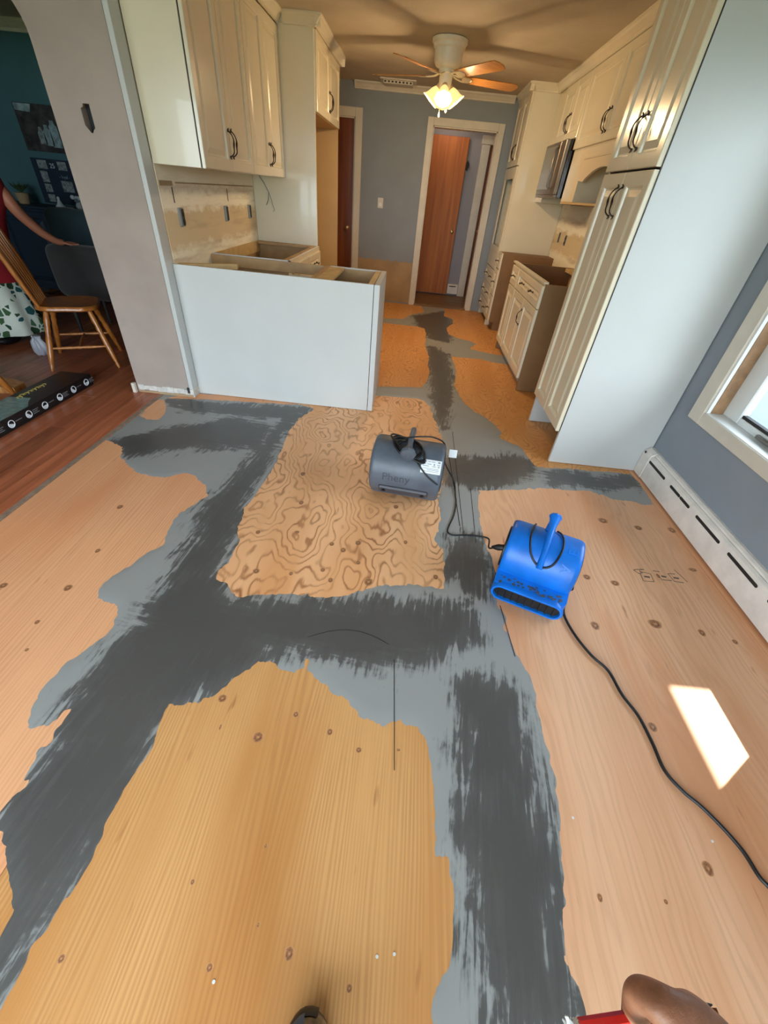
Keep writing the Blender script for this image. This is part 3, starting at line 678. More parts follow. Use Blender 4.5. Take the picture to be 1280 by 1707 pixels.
# ---- window on the right
wn = thing('window_1', 'white trimmed window above the baseboard heater', 'window', (1.69, 1.55, .48), kind='structure')
TW = .105
obj('casing', MB().box(1.664, 1.69, WY1, WY1 + TW, WZ0 - TW * .66, WZ1 + TW, b=.004), 'trim_white', wn)
obj('casing', MB().box(1.664, 1.69, WY0 - TW, WY0, WZ0 - TW * .66, WZ1 + TW, b=.004), 'trim_white', wn)
obj('casing', MB().box(1.664, 1.69, WY0, WY1, WZ1, WZ1 + TW, b=.004), 'trim_white', wn)
obj('casing', MB().box(1.664, 1.69, WY0, WY1, WZ0 - TW * .66, WZ0, b=.004), 'trim_white', wn)
obj('jamb', MB().box(1.672, 1.69, WY1 - .012, WY1, WZ0, WZ1).box(1.672, 1.83, WY0 - .0, WY0 + .008, WZ0, WZ1).box(1.69, 1.83, WY0, WY1, WZ1 - .012, WZ1), 'jamb_white', wn)
obj('wood_jamb', B(1.692, 1.757, WY1 - .014, WY1, WZ0 + .004, WZ1, b=.002), 'jamb_wood', wn, label='bare wooden jamb strip')
obj('sill', B(1.672, 1.86, WY0, WY1, WZ0 - .02, WZ0 + .004, b=.003), 'jamb_white', wn)
sash = MB()
sash.box(1.757, 1.80, WY1 - .13, WY1, WZ0 + .004, WZ1, b=.006).box(1.757, 1.80, WY0 + .008, WY0 + .07, WZ0 + .004, WZ1, b=.006).box(1.757, 1.80, WY0 + .07, WY1 - .13, WZ0 + .004, WZ0 + .04, b=.004).box(1.757, 1.80, WY0 + .07, WY1 - .13, WZ1 - .07, WZ1, b=.004)
sa = obj('sash', sash, 'jamb_white', wn)
obj('gasket', B(1.765, 1.79, WY0 + .07, WY1 - .13, WZ0 + .041, WZ0 + .055), 'slot_dark', sa)
obj('latch', MB().box(1.738, 1.757, 1.80, 1.90, WZ0 + .012, WZ0 + .03, b=.004).tube([(1.745, 1.80, WZ0 + .02), (1.74, 1.77, WZ0 + .028), (1.735, 1.73, WZ0 + .022)], .006, 8), 'steel', sa, smooth=40)
obj('pane', B(1.776, 1.780, WY0 + .068, WY1 - .128, WZ0 + .038, WZ1 - .068), 'window_glass', wn)

# ---- outside: added roof, deck, blue siding of the house next door, lawn
pr = MB().box(1.83, 2.92, -3.6, 2.15, 2.50, 2.58).box(1.83, 3.5, 2.15, 8.2, 2.50, 2.58)  # unseen stepped roof, added to cut the sun patch to shape
obj('sun_cut_roof', pr, 'roof_brown', None, None, 'unseen brown roof added outside to trim the sun patch', 'roof')
pst = thing('added_roof_post', 'white square post under the added roof outside', 'post', (3.4, 8.0, -.15))
obj('shaft', B(3.34, 3.46, 7.94, 8.06, -.15, 2.50, b=.005), 'jamb_white', pst)
obj('base_block', B(3.3, 3.5, 7.9, 8.1, -.15, .05, b=.005), 'jamb_white', pst)
obj('deck', B(1.83, 5.6, -3.6, 8.3, -.25, -.15), 'deck_grey', None, None, 'grey deck boards outside the window', 'deck')
obj('lawn', B(-25, 30, -25, 30, -.45, -.40), 'lawn', None, None, 'green lawn around the house', 'lawn')
nb = thing('neighbour_house', 'blue sided house wall seen through the right-hand window', 'house', (7.0, 3, -.4))
for k in range(12): obj('siding_board', B(6.9 - .0, 7.0, -3, 9, -.4 + k * .2, -.4 + k * .2 + .195, b=.012), 'siding_blue', nb)
obj('corner_board', B(6.86, 7.0, 2.6, 2.72, -.4, 2.0), 'jamb_white', nb)

# ------------------------------------------------------------------ doors and trim at the end of the kitchen
X_, Y_, Z_ = Vector((1, 0, 0)), Vector((0, 1, 0)), Vector((0, 0, 1))
def casing(name, x0, x1, top, w, y=7.0, label=''):
    mb = MB()
    mb.box(x0 - w, x0, y - .022, y, 0, top + w, b=.004).box(x1, x1 + w, y - .022, y, 0, top + w, b=.004).box(x0, x1, y - .022, y, top, top + w, b=.004)
    mb.box(x0 - .001, x0 + .012, y - .005, y + .12, 0, top).box(x1 - .012, x1 + .001, y - .005, y + .12, 0, top).box(x0, x1, y - .005, y + .12, top - .012, top + .001)
    return struct(name, mb, 'trim_white', label, 'trim')
casing('trim_2', .055, .865, 2.045, .078, label='white door casing around the open far doorway')
casing('trim_3', -1.55, -.93, 2.05, .09, label='white door casing around the closed closet door')
def knob(mb, c, n, r=.027):
    n = Vector(n); u = Vector((0, 0, 1)); v = n.cross(u)
    return mb.lathe([(r * .95, 0), (r * .95, .006), (r * .35, .010), (r * .35, .03), (r * .8, .036), (r, .05), (r * .85, .064), (r * .3, .07)], frame(c, u, v, n), 18)
d2 = thing('door_2', 'closed dark brown closet door left of the light switch', 'door', (-1.24, 7.04, 0), kind='structure')
obj('slab', B(-1.535, -.945, 7.02, 7.06, .012, 2.04, b=.003), 'door_brown', d2)
obj('door_knob', knob(MB(), (-1.015, 7.02, .905), (0, -1, 0)), 'knob_brass', d2, smooth=50)
d1 = thing('door_1', 'orange-brown flush wooden door standing in the hall doorway', 'door', (.2, 8.0, .012), kind='structure')
obj('slab', B(-.19, .607, 7.985, 8.025, .03, 2.055, b=.003), 'door_orange', d1)
obj('door_knob', knob(MB(), (.545, 7.985, .93), (0, -1, 0), .024), 'knob_brass', d1, smooth=50)
obj('hinge', MB().box(.607, .63, 7.99, 8.02, 1.70, 1.79, b=.003).tube([(.632, 8.0, 1.69), (.632, 8.0, 1.80)], .008, 8), 'slot_dark', d1, smooth=40)
obj('hanging_hook', MB().tube([(.625, 7.985, 1.80), (.64, 7.965, 1.78), (.65, 7.955, 1.75), (.64, 7.95, 1.72), (.63, 7.96, 1.735)], .007, 8), 'slot_dark', d1, smooth=60)
hb = MB()
hb.prism([(0, .03), (.055, .03), (.055, .13), (.035, .17), (0, .175)], frame((.62, 8.05, .012), (0, -1, 0), (0, 0, 1), (1, 0, 0)), 0, .175)
hh = obj('hall_heater', hb, 'heater_white', None, None, 'short white baseboard heater in the hall beside the orange door', 'heater')
obj('slot', B(.64, .76, 7.993, 7.9965, .15, .162), 'slot_dark', hh)
hd = thing('door_3', 'dark hall door behind pale casing at the right of the far doorway', 'door', (1.0, 8.03, .012), kind='structure')
obj('slab', B(.925, 1.28, 8.02, 8.048, .02, 2.0), 'door_brown', hd)
obj('side_casing', B(.80, .92, 8.0, 8.048, .012, 2.0, b=.004), 'trim_white', hd)
obj('head_casing', B(.79, 1.28, 7.99, 8.048, 2.001, 2.10, b=.004), 'trim_white', hd)
obj('door_knob', knob(MB(), (.968, 8.02, .965), (0, -1, 0), .02), 'knob_brass', hd, smooth=50)
# hall ceiling lamp, out of sight above the doorway
hl = thing('unseen_hall_lamp', 'unseen small round ceiling lamp in the hall beyond the doorway', 'lamp', (.3, 7.6, CEIL))
obj('lamp_base', MB().lathe([(.10, 0), (.10, -.025), (.02, -.026)], frame((.3, 7.6, CEIL), X_, Y_, Z_), 20), 'fan_white', hl, smooth=40)
obj('lamp_globe', MB().sphere((.3, 7.6, CEIL - .07), (.085, .085, .05), 18, 10), 'shade_glass', hl, smooth=60)
ld = bpy.data.lights.new('hall_lamp_light', 'POINT'); ld.energy = 6; ld.color = (1.0, .76, .60); ld.shadow_soft_size = .08
lo_ = bpy.data.objects.new('hall_lamp_light', ld); C.objects.link(lo_); lo_.parent = hl; lo_.location = (0, 0, -.15)

CROWN = [(0, 0), (.052, 0), (.052, -.010), (.045, -.018), (.036, -.024), (.020, -.048), (.014, -.056), (.014, -.066), (0, -.070)]
def crown(mb, p0, p1, out, w=1.0):
    p0, p1, out = Vector(p0), Vector(p1), Vector(out); d = (p1 - p0); L_ = d.length; d.normalize()
    return mb.prism([(a * w, b) for a, b in CROWN], frame(p0, out, Z_, d), 0, L_)
struct('trim_4', crown(MB(), (-.95, 7.0, CEIL), (1.0, 7.0, CEIL), (0, -1, 0)), 'trim_white', 'white crown moulding along the end wall', 'trim')

# light switch
sw = thing('light_switch', 'white light switch plate on the grey end wall', 'switch', (-.555, 7.0, 1.16))
obj('plate', B(-.592, -.518, 6.993, 7.0, 1.165, 1.28, b=.002), 'trim_white', sw)
obj('toggle', B(-.575, -.535, 6.985, 6.994, 1.185, 1.225, b=.002), 'switch_white', sw)
# ceiling vent
vt = thing('ceiling_vent', 'pale slotted ceiling vent near the end wall', 'vent', (-.41, 6.78, CEIL - .03))
obj('housing', MB().box(-.62, -.20, 6.66, 6.90, CEIL - .012, CEIL, b=.003).box(-.58, -.24, 6.70, 6.88, CEIL - .04, CEIL - .010, b=.004), 'trim_white', vt)
for k in range(8): obj('vent_slot', B(-.57 + k * .042, -.57 + k * .042 + .024, 6.698, 6.704, CEIL - .032, CEIL - .018), 'slot_dark', vt)

# ------------------------------------------------------------------ cabinets
def raised(mb, fr, w, h, t=.02, st=.055, panel=True):
    """raised-panel front: nested rectangles at their own depths; fr(a, b, c): across, up, out"""
    rings = [(0, 0), (0, t - .003), (.004, t)]
    if panel:
        st = min(st, w * .24, h * .3); p = min(.028, (min(w, h) / 2 - st) * .6)
        rings += [(st, t), (st + .005, t - .005), (st + .009, t - .014), (st + .016, t - .014), (st + .016 + p, t - .003)]
    def rect(i): return [(i, i), (w - i, i), (w - i, h - i), (i, h - i)]
    mb.loft([[fr(a, b, c) for a, b in rect(i)] for i, c in rings])
    return mb
def pull(mb, fr, a, b, vertical=True, L_=.125):
    """bow pull with two feet and a swelling in the middle"""
    pts = []; rs = []
    for i in range(15):
        t = i / 14; s_ = (t - .5) * L_
        h = .030 * (1 - (2 * t - 1) ** 4) + .002
        lat = .0045 * math.sin(t * 4 * math.pi)
        p = (a + lat, b + s_, h) if vertical else (a + s_, b + lat, h)
        pts.append(fr(*p)); rs.append(.0036 + .0030 * math.exp(-((t - .5) / .12) ** 2))
    mb.tube(pts, rs, 8)
    for s_ in (-1, 1):
        p = (a, b + s_ * L_ * .5) if vertical else (a + s_ * L_ * .5, b)
        mb.tube([fr(*p, -.001), fr(*p, .004)], .0075, 8)
        q = (a, b + s_ * L_ * .53) if vertical else (a + s_ * L_ * .53, b)
        mb.tube([fr(*q, .003), fr(q[0] + (0 if vertical else s_ * .008), q[1] + (s_ * .008 if vertical else 0), .008)], [.005, .0025], 6)
    return mb
def front(parent, fr, w, h, pulls=(), name='door', t=.02, panel=True, m='cabinet_white', vert=True, L_=.125):
    d = obj(name, raised(MB(), fr, w, h, t, panel=panel), m, parent)
    for a, b in pulls:
        obj('pull', pull(MB(), lambda x, y, z, fr=fr: fr(x, y, z + t), a, b, vert, L_), 'pull_bronze', d, smooth=50)
    return d

# --- left: two wall cabinets (fronts face +x)
def FL(x, y, z): return frame((x, y, z), (0, 1, 0), (0, 0, 1), (1, 0, 0))
def FR(x, y, z): return frame((x, y, z), (0, 1, 0), (0, 0, 1), (-1, 0, 0))
def wall_cab_left(y0, y1, label):
    t = thing('wall_cabinet', label, 'cabinet', (-1.42, (y0 + y1) / 2, 1.375))
    obj('body', B(-1.565, -1.282, y0, y1, 1.375, 2.31, b=.002), 'cabinet_white', t)
    obj('reveal_shade', B(-1.2815, -1.2745, y0 + .004, y1 - .004, 1.380, 2.30), 'slot_dark', t)  # dark layer behind the doors, shade of their gaps put in as colour
    w = (y1 - y0) / 2 - .006; m = (y0 + y1) / 2
    front(t, FL(-1.2745, y0 + .003, 1.376), w, .915, [(w - .022, .135)])
    front(t, FL(-1.2745, m + .002, 1.378), w, .915, [(.022, .135)])
    return t
wall_cab_left(2.975, 3.848, 'cream wall cabinet pair nearest the pillar above the stripped backsplash')
wall_cab_left(3.852, 4.715, 'cream wall cabinet pair against the tall fridge panel on the left')
cr = MB()
crown(cr, (-1.256, 2.975, CEIL), (-1.256, 4.72, CEIL), (1, 0, 0)); cr.box(-1.565, -1.256, 2.985, 4.715, 2.311, CEIL - .001)
crown(cr, (-1.21, 4.72, CEIL), (-.915, 4.72, CEIL), (0, -1, 0)); crown(cr, (-.955, 4.675, CEIL), (-.955, 5.93, CEIL), (1, 0, 0)); crown(cr, (-1.565, 5.93, CEIL), (-.91, 5.93, CEIL), (0, 1, 0)); cr.box(-1.565, -.957, 4.722, 5.925, 2.311, CEIL - .001)
struct('trim_5', cr, 'cabinet_white', 'cream crown moulding stepping round the left cabinets', 'trim')
# --- left: fridge enclosure
fe = thing('fridge_enclosure', 'tall cream fridge surround with cabinet over the empty alcove', 'cabinet', (-1.27, 5.33, 0))
obj('side_panel', B(-1.565, -.972, 4.72, 4.738, 0, 2.31, b=.002), 'cabinet_white', fe)
obj('side_panel', B(-1.565, -.972, 5.905, 5.925, 0, 2.31, b=.002), 'cabinet_side_tan', fe)
obj('body', B(-1.565, -.976, 4.739, 5.904, 1.83, 2.31, b=.002), 'cabinet_side_tan', fe)
front(fe, FL(-.9755, 4.745, 1.835), .578, .465, [(.555, .13)]); front(fe, FL(-.9755, 5.327, 1.835), .572, .465, [(.022, .13)])
# --- left: base cabinet without a worktop
def base_open(t, x0, x1, y0, y1, zt=.876, z0=.1, m='carcass_tan'):
    """open-topped carcass: two sides, back, front frame, floor, stretchers"""
    obj('bottom', B(x0 + .02, x1 - .02, y0 + .02, y1 - .02, z0, z0 + .018), m, t)
    obj('shelf', B(x0 + .02, x1 - .06, y0 + .02, y1 - .02, .45, .465), m, t)
bl = thing('base_cabinet', 'cream base cabinet without a worktop against the tall fridge panel', 'cabinet', (-1.26, 4.15, 0))
base_open(bl, -1.565, -.972, 3.60, 4.715)
obj('side_panel', B(-1.565, -.972, 3.60, 3.62, .0, .876, b=.001), 'carcass_tan', bl); obj('side_panel', B(-1.565, -.972, 4.697, 4.717, .0, .876, b=.001), 'carcass_tan', bl)
obj('back_rail', B(-1.565, -1.545, 3.62, 4.697, .79, .876), 'lumber', bl); obj('back_panel', B(-1.567, -1.56, 3.62, 4.697, .1, .79), 'carcass_tan', bl)
obj('top_rail', B(-1.565, -.955, 3.585, 3.60, .80, .878, b=.001), 'panel_white', bl); obj('top_rail', B(-1.02, -.972, 3.62, 4.697, .856, .876, b=.001), 'carcass_tan', bl)
obj('top_rail', B(-1.54, -1.02, 4.62, 4.697, .856, .876, b=.001), 'carcass_tan', bl)
obj('front_frame', MB().box(-.972, -.955, 3.585, 3.64, .1, .878, b=.001).box(-.972, -.955, 4.67, 4.717, .1, .878, b=.001).box(-.972, -.955, 3.64, 4.67, .838, .878, b=.001).box(-.972, -.955, 3.64, 4.67, .66, .69).box(-.972, -.955, 3.64, 4.67, .1, .13), 'cabinet_white', bl)
front(bl, FL(-.9545, 3.66, .695), .49, .15, [(.245, .075)], 'drawer', vert=False, L_=.09); front(bl, FL(-.9545, 4.18, .695), .49, .15, [(.245, .075)], 'drawer', vert=False, L_=.09)
front(bl, FL(-.9545, 3.66, .125), .49, .54, [(.46, .42)]); front(bl, FL(-.9545, 4.18, .125), .49, .54, [(.03, .42)])
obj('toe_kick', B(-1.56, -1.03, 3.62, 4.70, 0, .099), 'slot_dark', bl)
stx = obj('wood_offcut', MB().tube([(-1.33, 4.35, .487), (-1.05, 4.12, .487)], .017, 4), 'lumber', None, None, 'thin pale offcut of wood lying inside the open base cabinet', 'offcut')
stx.location.z = .468 - min(v.co.z for v in stx.data.vertices) 
# --- peninsula
pn = thing('peninsula', 'white panelled peninsula without a worktop in front of the kitchen', 'peninsula', (-.88, 3.27, 0))
obj('back_panel', B(-1.566, -.246, 2.958, 2.975, 0.003, .876, b=.001), 'panel_white', pn, label='broad white panel facing the room')
obj('end_panel', B(-.242, -.205, 2.958, 3.575, 0.003, .876, b=.0015), 'panel_white', pn)
obj('front_rail', B(-.64, -.243, 3.555, 3.575, .80, .876, b=.001), 'panel_white', pn); obj('front_rail', B(-1.565, -.66, 3.558, 3.575, .80, .872, b=.001), 'carcass_tan', pn)
obj('liner', B(-.633, -.2435, 3.546, 3.5545, .697, .868), 'carcass_tan', pn); obj('liner', B(-.2455, -.2425, 2.977, 3.545, .697, .868), 'carcass_tan', pn)
for x0, x1 in ((-.668, -.652), (-.650, -.634)): obj('partition', B(x0, x1, 2.976, 3.556, .1, .876, b=.001), 'carcass_tan', pn)
obj('stretcher', B(-.633, -.53, 2.976, 3.545, .855, .874, b=.001), 'lumber', pn); obj('stretcher', B(-.285, -.246, 2.976, 3.545, .855, .874, b=.001), 'lumber', pn)
obj('bottom', B(-1.565, -.243, 2.976, 3.554, .1, .118), 'carcass_tan', pn); obj('shelf', B(-.633, -.246, 2.976, 3.545, .68, .696), 'carcass_tan', pn)
obj('shelf', B(-1.565, -.669, 2.976, 3.55, .60, .616), 'carcass_tan', pn)
obj('front_panel', MB().box(-.63, -.245, 3.557, 3.573, .1, .80), 'carcass_tan', pn); obj('front_panel', MB().box(-.96, -.66, 3.557, 3.573, .1, .79), 'cabinet_white', pn)
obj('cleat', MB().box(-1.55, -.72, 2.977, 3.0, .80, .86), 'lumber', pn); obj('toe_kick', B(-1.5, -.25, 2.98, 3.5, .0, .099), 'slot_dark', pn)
obj('wall_cleat', MB().prism([(-1.563, 3.02), (-1.53, 3.02), (-1.24, 3.22), (-1.24, 3.245), (-1.563, 3.05)], frame((0, 0, 0), X_, Y_, Z_), .84, .872), 'lumber', pn)
sp = MB(); sp.box(-.46, -.40, 3.16, 3.175, .6965, .712, b=.002)
obj('foam_scrap', MB().box(-.50, -.42, 3.12, 3.16, .6965, .73, b=.008), 'plastic_clear_white', None, None, 'small white scrap lying inside the open peninsula cabinet', 'scrap')

# --- right: pantry
pt = thing('pantry_cabinet', 'tall white pantry cabinet with a broad side panel next to the window wall', 'cabinet', (1.37, 2.79, 0))
obj('side_panel', B(1.058, 1.684, 2.46, 2.482, .003, 2.36, b=.001), 'panel_white', pt, label='broad glossy white end panel facing the room')
obj('side_panel', B(1.058, 1.684, 3.098, 3.12, .003, 2.36, b=.001), 'panel_white', pt)
obj('body', B(1.066, 1.684, 2.483, 3.097, .215, 2.36), 'panel_white', pt)
obj('reveal_shade', B(1.0582, 1.0655, 2.4835, 3.0965, .222, 2.355), 'slot_dark', pt)  # dark sheet that paints the shade between the pantry doors
obj('edge_gap_shade', B(1.054, 1.0578, 2.462, 2.480, .232, 2.34), 'rubber_black', pt)  # black strip painting the shade in the gap between panel and door
for z, h, pz in ((.228, 1.302, 1.18), (1.540, .79, .14)):
    w = .306
    front(pt, FR(1.0538, 2.466, z), w + .012, h, [(w - .016, pz)], t=.024); front(pt, FR(1.0538, 2.478 + w + .006, z), w + .004, h, [(.026, pz)], t=.024)
crp = MB(); crown(crp, (1.058, 2.46, CEIL), (1.058, 3.12, CEIL), (-1, 0, 0))
struct('trim_6', crp, 'cabinet_white', 'cream crown moulding over the pantry', 'trim')
# --- right: sink base without worktop
sb = thing('sink_base', 'cream sink base cabinet without a worktop between two appliance gaps', 'cabinet', (1.37, 4.42, 0))
obj('side_panel', B(1.07, 1.684, 3.745, 3.765, 0.003, .876, b=.001), 'side_brown', sb); obj('side_panel', B(1.07, 1.684, 5.075, 5.095, 0.003, .876, b=.001), 'side_brown', sb)
obj('bottom', B(1.09, 1.68, 3.766, 5.074, .1, .118), 'carcass_tan', sb); obj('back_panel', B(1.67, 1.684, 3.766, 5.074, .1, .876), 'carcass_tan', sb)
obj('front_frame', MB().box(1.07, 1.085, 3.767, 5.073, .1, .13).box(1.07, 1.085, 3.767, 5.073, .845, .876).box(1.07, 1.085, 3.767, 3.80, .13, .845).box(1.07, 1.085, 5.04, 5.073, .13, .845).box(1.07, 1.085, 4.72, 4.77, .13, .845).box(1.07, 1.085, 3.80, 5.04, .66, .69), 'cabinet_white', sb)
obj('top_cap', B(1.048, 1.087, 3.745, 5.095, .877, .892, b=.001), 'cabinet_white', sb)
front(sb, FR(1.0695, 3.772, .69), .95, .168, [(.28, .084), (.67, .084)], 'drawer', vert=False, L_=.09, panel=True)
front(sb, FR(1.0695, 4.745, .69), .33, .168, [(.165, .084)], 'drawer', vert=False, L_=.09)
front(sb, FR(1.0695, 3.772, .108), .473, .572, [(.447, .42)]); front(sb, FR(1.0695, 4.249, .108), .473, .572); front(sb, FR(1.0695, 4.745, .108), .33, .572)
obj('toe_kick', B(1.13, 1.14, 3.765, 5.075, 0.003, .099), 'panel_white', sb)
obj('counter_cleat', MB().box(1.60, 1.68, 3.77, 5.07, .84, .872), 'lumber', sb)
# --- right: narrow drawer base
db = thing('drawer_base', 'narrow cream three-drawer base beside the tall oven cabinet', 'cabinet', (1.37, 6.03, 0))
obj('body', MB().box(1.07, 1.684, 5.90, 6.175, .1, .876, b=.001), 'side_brown', db)
obj('toe_kick', B(1.13, 1.684, 5.905, 6.17, .003, .1), 'side_brown', db)
obj('face_frame', MB().box(1.0695, 1.054, 5.898, 5.915, .1, .878).box(1.0695, 1.054, 5.915, 6.175, .862, .878), 'cabinet_white', db)
for z0, z1 in ((.108, .40), (.41, .70), (.71, .86)):
    front(db, FR(1.0695, 5.918, z0), .25, z1 - z0, [(.125, (z1 - z0) / 2)], 'drawer', vert=False, L_=.07)
# --- right: oven tower
tw = thing('oven_tower', 'tall cream oven cabinet with an empty oven opening by the far doorway', 'cabinet', (1.37, 6.56, 0))
obj('side_panel', B(1.07, 1.684, 6.18, 6.20, .003, 2.31, b=.001), 'cabinet_white', tw)
obj('side_panel', B(1.07, 1.684, 6.93, 6.95, .003, 2.31, b=.001), 'cabinet_white', tw)
obj('body', MB().box(1.07, 1.684, 6.201, 6.929, 1.66, 2.31).box(1.07, 1.684, 6.201, 6.929, .1, .84).box(1.6, 1.684, 6.201, 6.929, .84, 1.66), 'oven_dark', tw)
obj('face_frame', MB().box(1.05, 1.069, 6.18, 6.27, .84, 1.70, b=.002).box(1.05, 1.069, 6.85, 6.95, .84, 1.70, b=.002).box(1.05, 1.069, 6.27, 6.85, 1.59, 1.70, b=.002).box(1.05, 1.069, 6.27, 6.85, .84, .905, b=.002).box(1.05, 1.069, 6.18, 6.95, .665, .84, b=.002), 'cabinet_white', tw)
front(tw, FR(1.0695, 6.185, 1.708), .375, .597, [(.35, .13)]); front(tw, FR(1.0695, 6.565, 1.708), .38, .597, [(.025, .13)])
for z0, z1 in ((.108, .272), (.279, .47), (.477, .655)):
    front(tw, FR(1.0695, 6.185, z0), .76, z1 - z0, [(.18, (z1 - z0) / 2), (.58, (z1 - z0) / 2)], 'drawer', vert=False, L_=.08)
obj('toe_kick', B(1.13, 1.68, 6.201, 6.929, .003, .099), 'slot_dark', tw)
# --- right: wall cabinets, arched valance niche
wc = thing('valance_cabinet', 'cream wall cabinet with an arched valance niche beside the pantry', 'cabinet', (1.52, 4.3, 1.395))
obj('body', B(1.345, 1.684, 3.55, 5.045, 1.775, 2.31, b=.001), 'cabinet_white', wc)
obj('niche_back', B(1.66, 1.684, 3.55, 4.67, 1.41, 1.774), 'drywall_tan', wc)
obj('niche_floor', B(1.345, 1.684, 3.55, 5.045, 1.395, 1.41, b=.001), 'cabinet_side_tan', wc)
obj('stile', B(1.345, 1.684, 4.67, 5.045, 1.411, 1.774, b=.001), 'cabinet_white', wc)
obj('stile', B(1.345, 1.684, 3.55, 3.62, 1.411, 1.774, b=.001), 'cabinet_white', wc)
val = [(3.622, 1.774), (3.622, 1.56)] + [(3.75 + .80 * i / 16, 1.55 + .085 * math.sin(math.pi * i / 16) ** .8) for i in range(17)] + [(4.668, 1.56), (4.668, 1.774)]
obj('valance', MB().prism(val, frame((1.345, 0, 0), Y_, Z_, X_), .0, .02), 'cabinet_white', wc, label='arched valance board')
obj('valance_bead', MB().box(1.338, 1.3445, 3.63, 4.66, 1.70, 1.712, b=.002), 'cabinet_white', wc)
for y0, p_ in ((3.555, .72), (4.305, .024)): front(wc, FR(1.3445, y0, 1.785), .742, .515, [(p_, .12)])
mc = thing('microwave_cabinet', 'cream wall cabinet pair above the microwave', 'cabinet', (1.52, 5.6, 1.86))
obj('body', B(1.345, 1.684, 5.05, 6.175, 1.865, 2.31, b=.001), 'cabinet_white', mc)
for y0, p_ in ((5.06, .37), (5.46, .024)): front(mc, FR(1.3445, y0, 1.87), .394, .43, [(p_, .13)])
obj('filler', B(1.347, 1.684, 5.86, 6.175, 1.395, 1.864, b=.001), 'cabinet_white', mc)
crr = MB(); crown(crr, (1.324, 3.125, CEIL), (1.324, 6.18, CEIL), (-1, 0, 0)); crr.box(1.328, 1.684, 3.13, 6.175, 2.312, CEIL - .001)
crown(crr, (1.01, 6.18, CEIL), (1.684, 6.18, CEIL), (0, -1, 0)); crown(crr, (1.05, 6.14, CEIL), (1.05, 6.95, CEIL), (-1, 0, 0)); crr.box(1.052, 1.684, 6.181, 6.95, 2.312, CEIL - .001)
struct('trim_7', crr, 'cabinet_white', 'cream crown moulding along the right cabinets', 'trim')
# microwave
mw = thing('microwave', 'stainless over-the-range microwave with a black side', 'microwave', (1.47, 5.46, 1.43))
obj('case', B(1.30, 1.68, 5.08, 5.845, 1.435, 1.862, b=.003), 'black_glass', mw)
dr_ = obj('door', B(1.262, 1.299, 5.26, 5.843, 1.46, 1.86, b=.004), 'steel', mw)
obj('glass', B(1.259, 1.2615, 5.33, 5.82, 1.50, 1.835), 'mirror_glass', dr_); obj('handle', MB().tube([(1.262, 5.285, 1.50), (1.235, 5.285, 1.52), (1.232, 5.285, 1.66), (1.235, 5.285, 1.80), (1.262, 5.285, 1.82)], .009, 8), 'steel', dr_, smooth=60)
obj('control_panel', B(1.262, 1.299, 5.081, 5.257, 1.46, 1.86, b=.004), 'steel', mw); obj('grille', B(1.266, 1.299, 5.082, 5.843, 1.436, 1.459, b=.002), 'steel', mw)
# outlets
def outlet(c, n, label, open_=True):
    t = thing('outlet_box', label, 'outlet', c)
    n = Vector(n); u = Vector((0, 0, 1)).cross(n); fr = frame(c, u, Z_, n)
    obj('box_rim', MB().box(-.028, .028, -.05, .05, -.004, .012, b=.002, fr=fr), 'outlet_grey', t)
    obj('opening', MB().box(-.004, .024, -.044, .044, .010, .016, fr=fr), 'outlet_dark', t)
    if open_: obj('receptacle', MB().box(-.002, .02, .006, .03, .014, .020, b=.002, fr=fr).box(-.002, .02, -.034, -.010, .014, .020, b=.002, fr=fr), 'print_black', t)
    return t
outlet((-1.5655, 3.19, 1.115), (1, 0, 0), 'open outlet box with exposed receptacle nearest the pillar')
outlet((-1.5655, 3.97, 1.112), (1, 0, 0), 'narrow dark outlet opening in the middle of the left backsplash', False)
outlet((-1.5655, 4.53, 1.110), (1, 0, 0), 'grey outlet box on the left backsplash nearest the tall fridge panel', False)
outlet((1.6895, 5.66, 1.08), (-1, 0, 0), 'dark outlet under the microwave on the right wall')
outlet((1.6895, 5.93, 1.09), (-1, 0, 0), 'small grey outlet box beside the oven cabinet on the right wall', False)
wr = MB(); wr.tube([(-1.50, 4.712, 1.374), (-1.46, 4.705, 1.33), (-1.42, 4.705, 1.26), (-1.43, 4.70, 1.20), (-1.45, 4.70, 1.165)], .003, 6)
wr.tube([(-1.42, 4.706, 1.26), (-1.40, 4.705, 1.21), (-1.39, 4.70, 1.17), (-1.375, 4.70, 1.13), (-1.39, 4.70, 1.12)], .0025, 6)
obj('loose_wire', wr, 'print_grey', None, 50, 'loose thin wires dangling under the left wall cabinets', 'wire')
struct('wall_splash', B(1.684, 1.6895, 3.125, 6.175, .80, 1.395), 'backsplash_scar', 'stained bare plaster behind the right-hand counter', 'wall')

# ------------------------------------------------------------------ baseboard heater
ht = thing('baseboard_heater', 'long white baseboard heater under the window', 'heater', (1.66, 1.0, 0))
prof = [(0, .012), (.050, .012), (.052, .03), (.052, .150), (.046, .164), (.034, .172), (.030, .182), (.018, .188), (0, .188)]
y0 = 2.452
obj('body', MB().prism(prof[:6] + [(0, .172)], frame((1.69, -1.72, 0), (-1, 0, 0), Z_, Y_), 0, y0 + 1.72), 'heater_white', ht, smooth=25)
obj('cap', MB().prism([(0, .173), (.030, .173), (.028, .183), (.016, .190), (0, .190)], frame((1.69, -1.72, 0), (-1, 0, 0), Z_, Y_), 0, 2.36 + 1.72), 'heater_white', ht, smooth=25)
obj('end_cap', MB().prism([(0, .01), (.054, .01), (.055, .155), (.045, .175), (.02, .190), (0, .190)], frame((1.69, 2.365, 0), (-1, 0, 0), Z_, Y_), 0, .088), 'heater_white', ht, smooth=25)
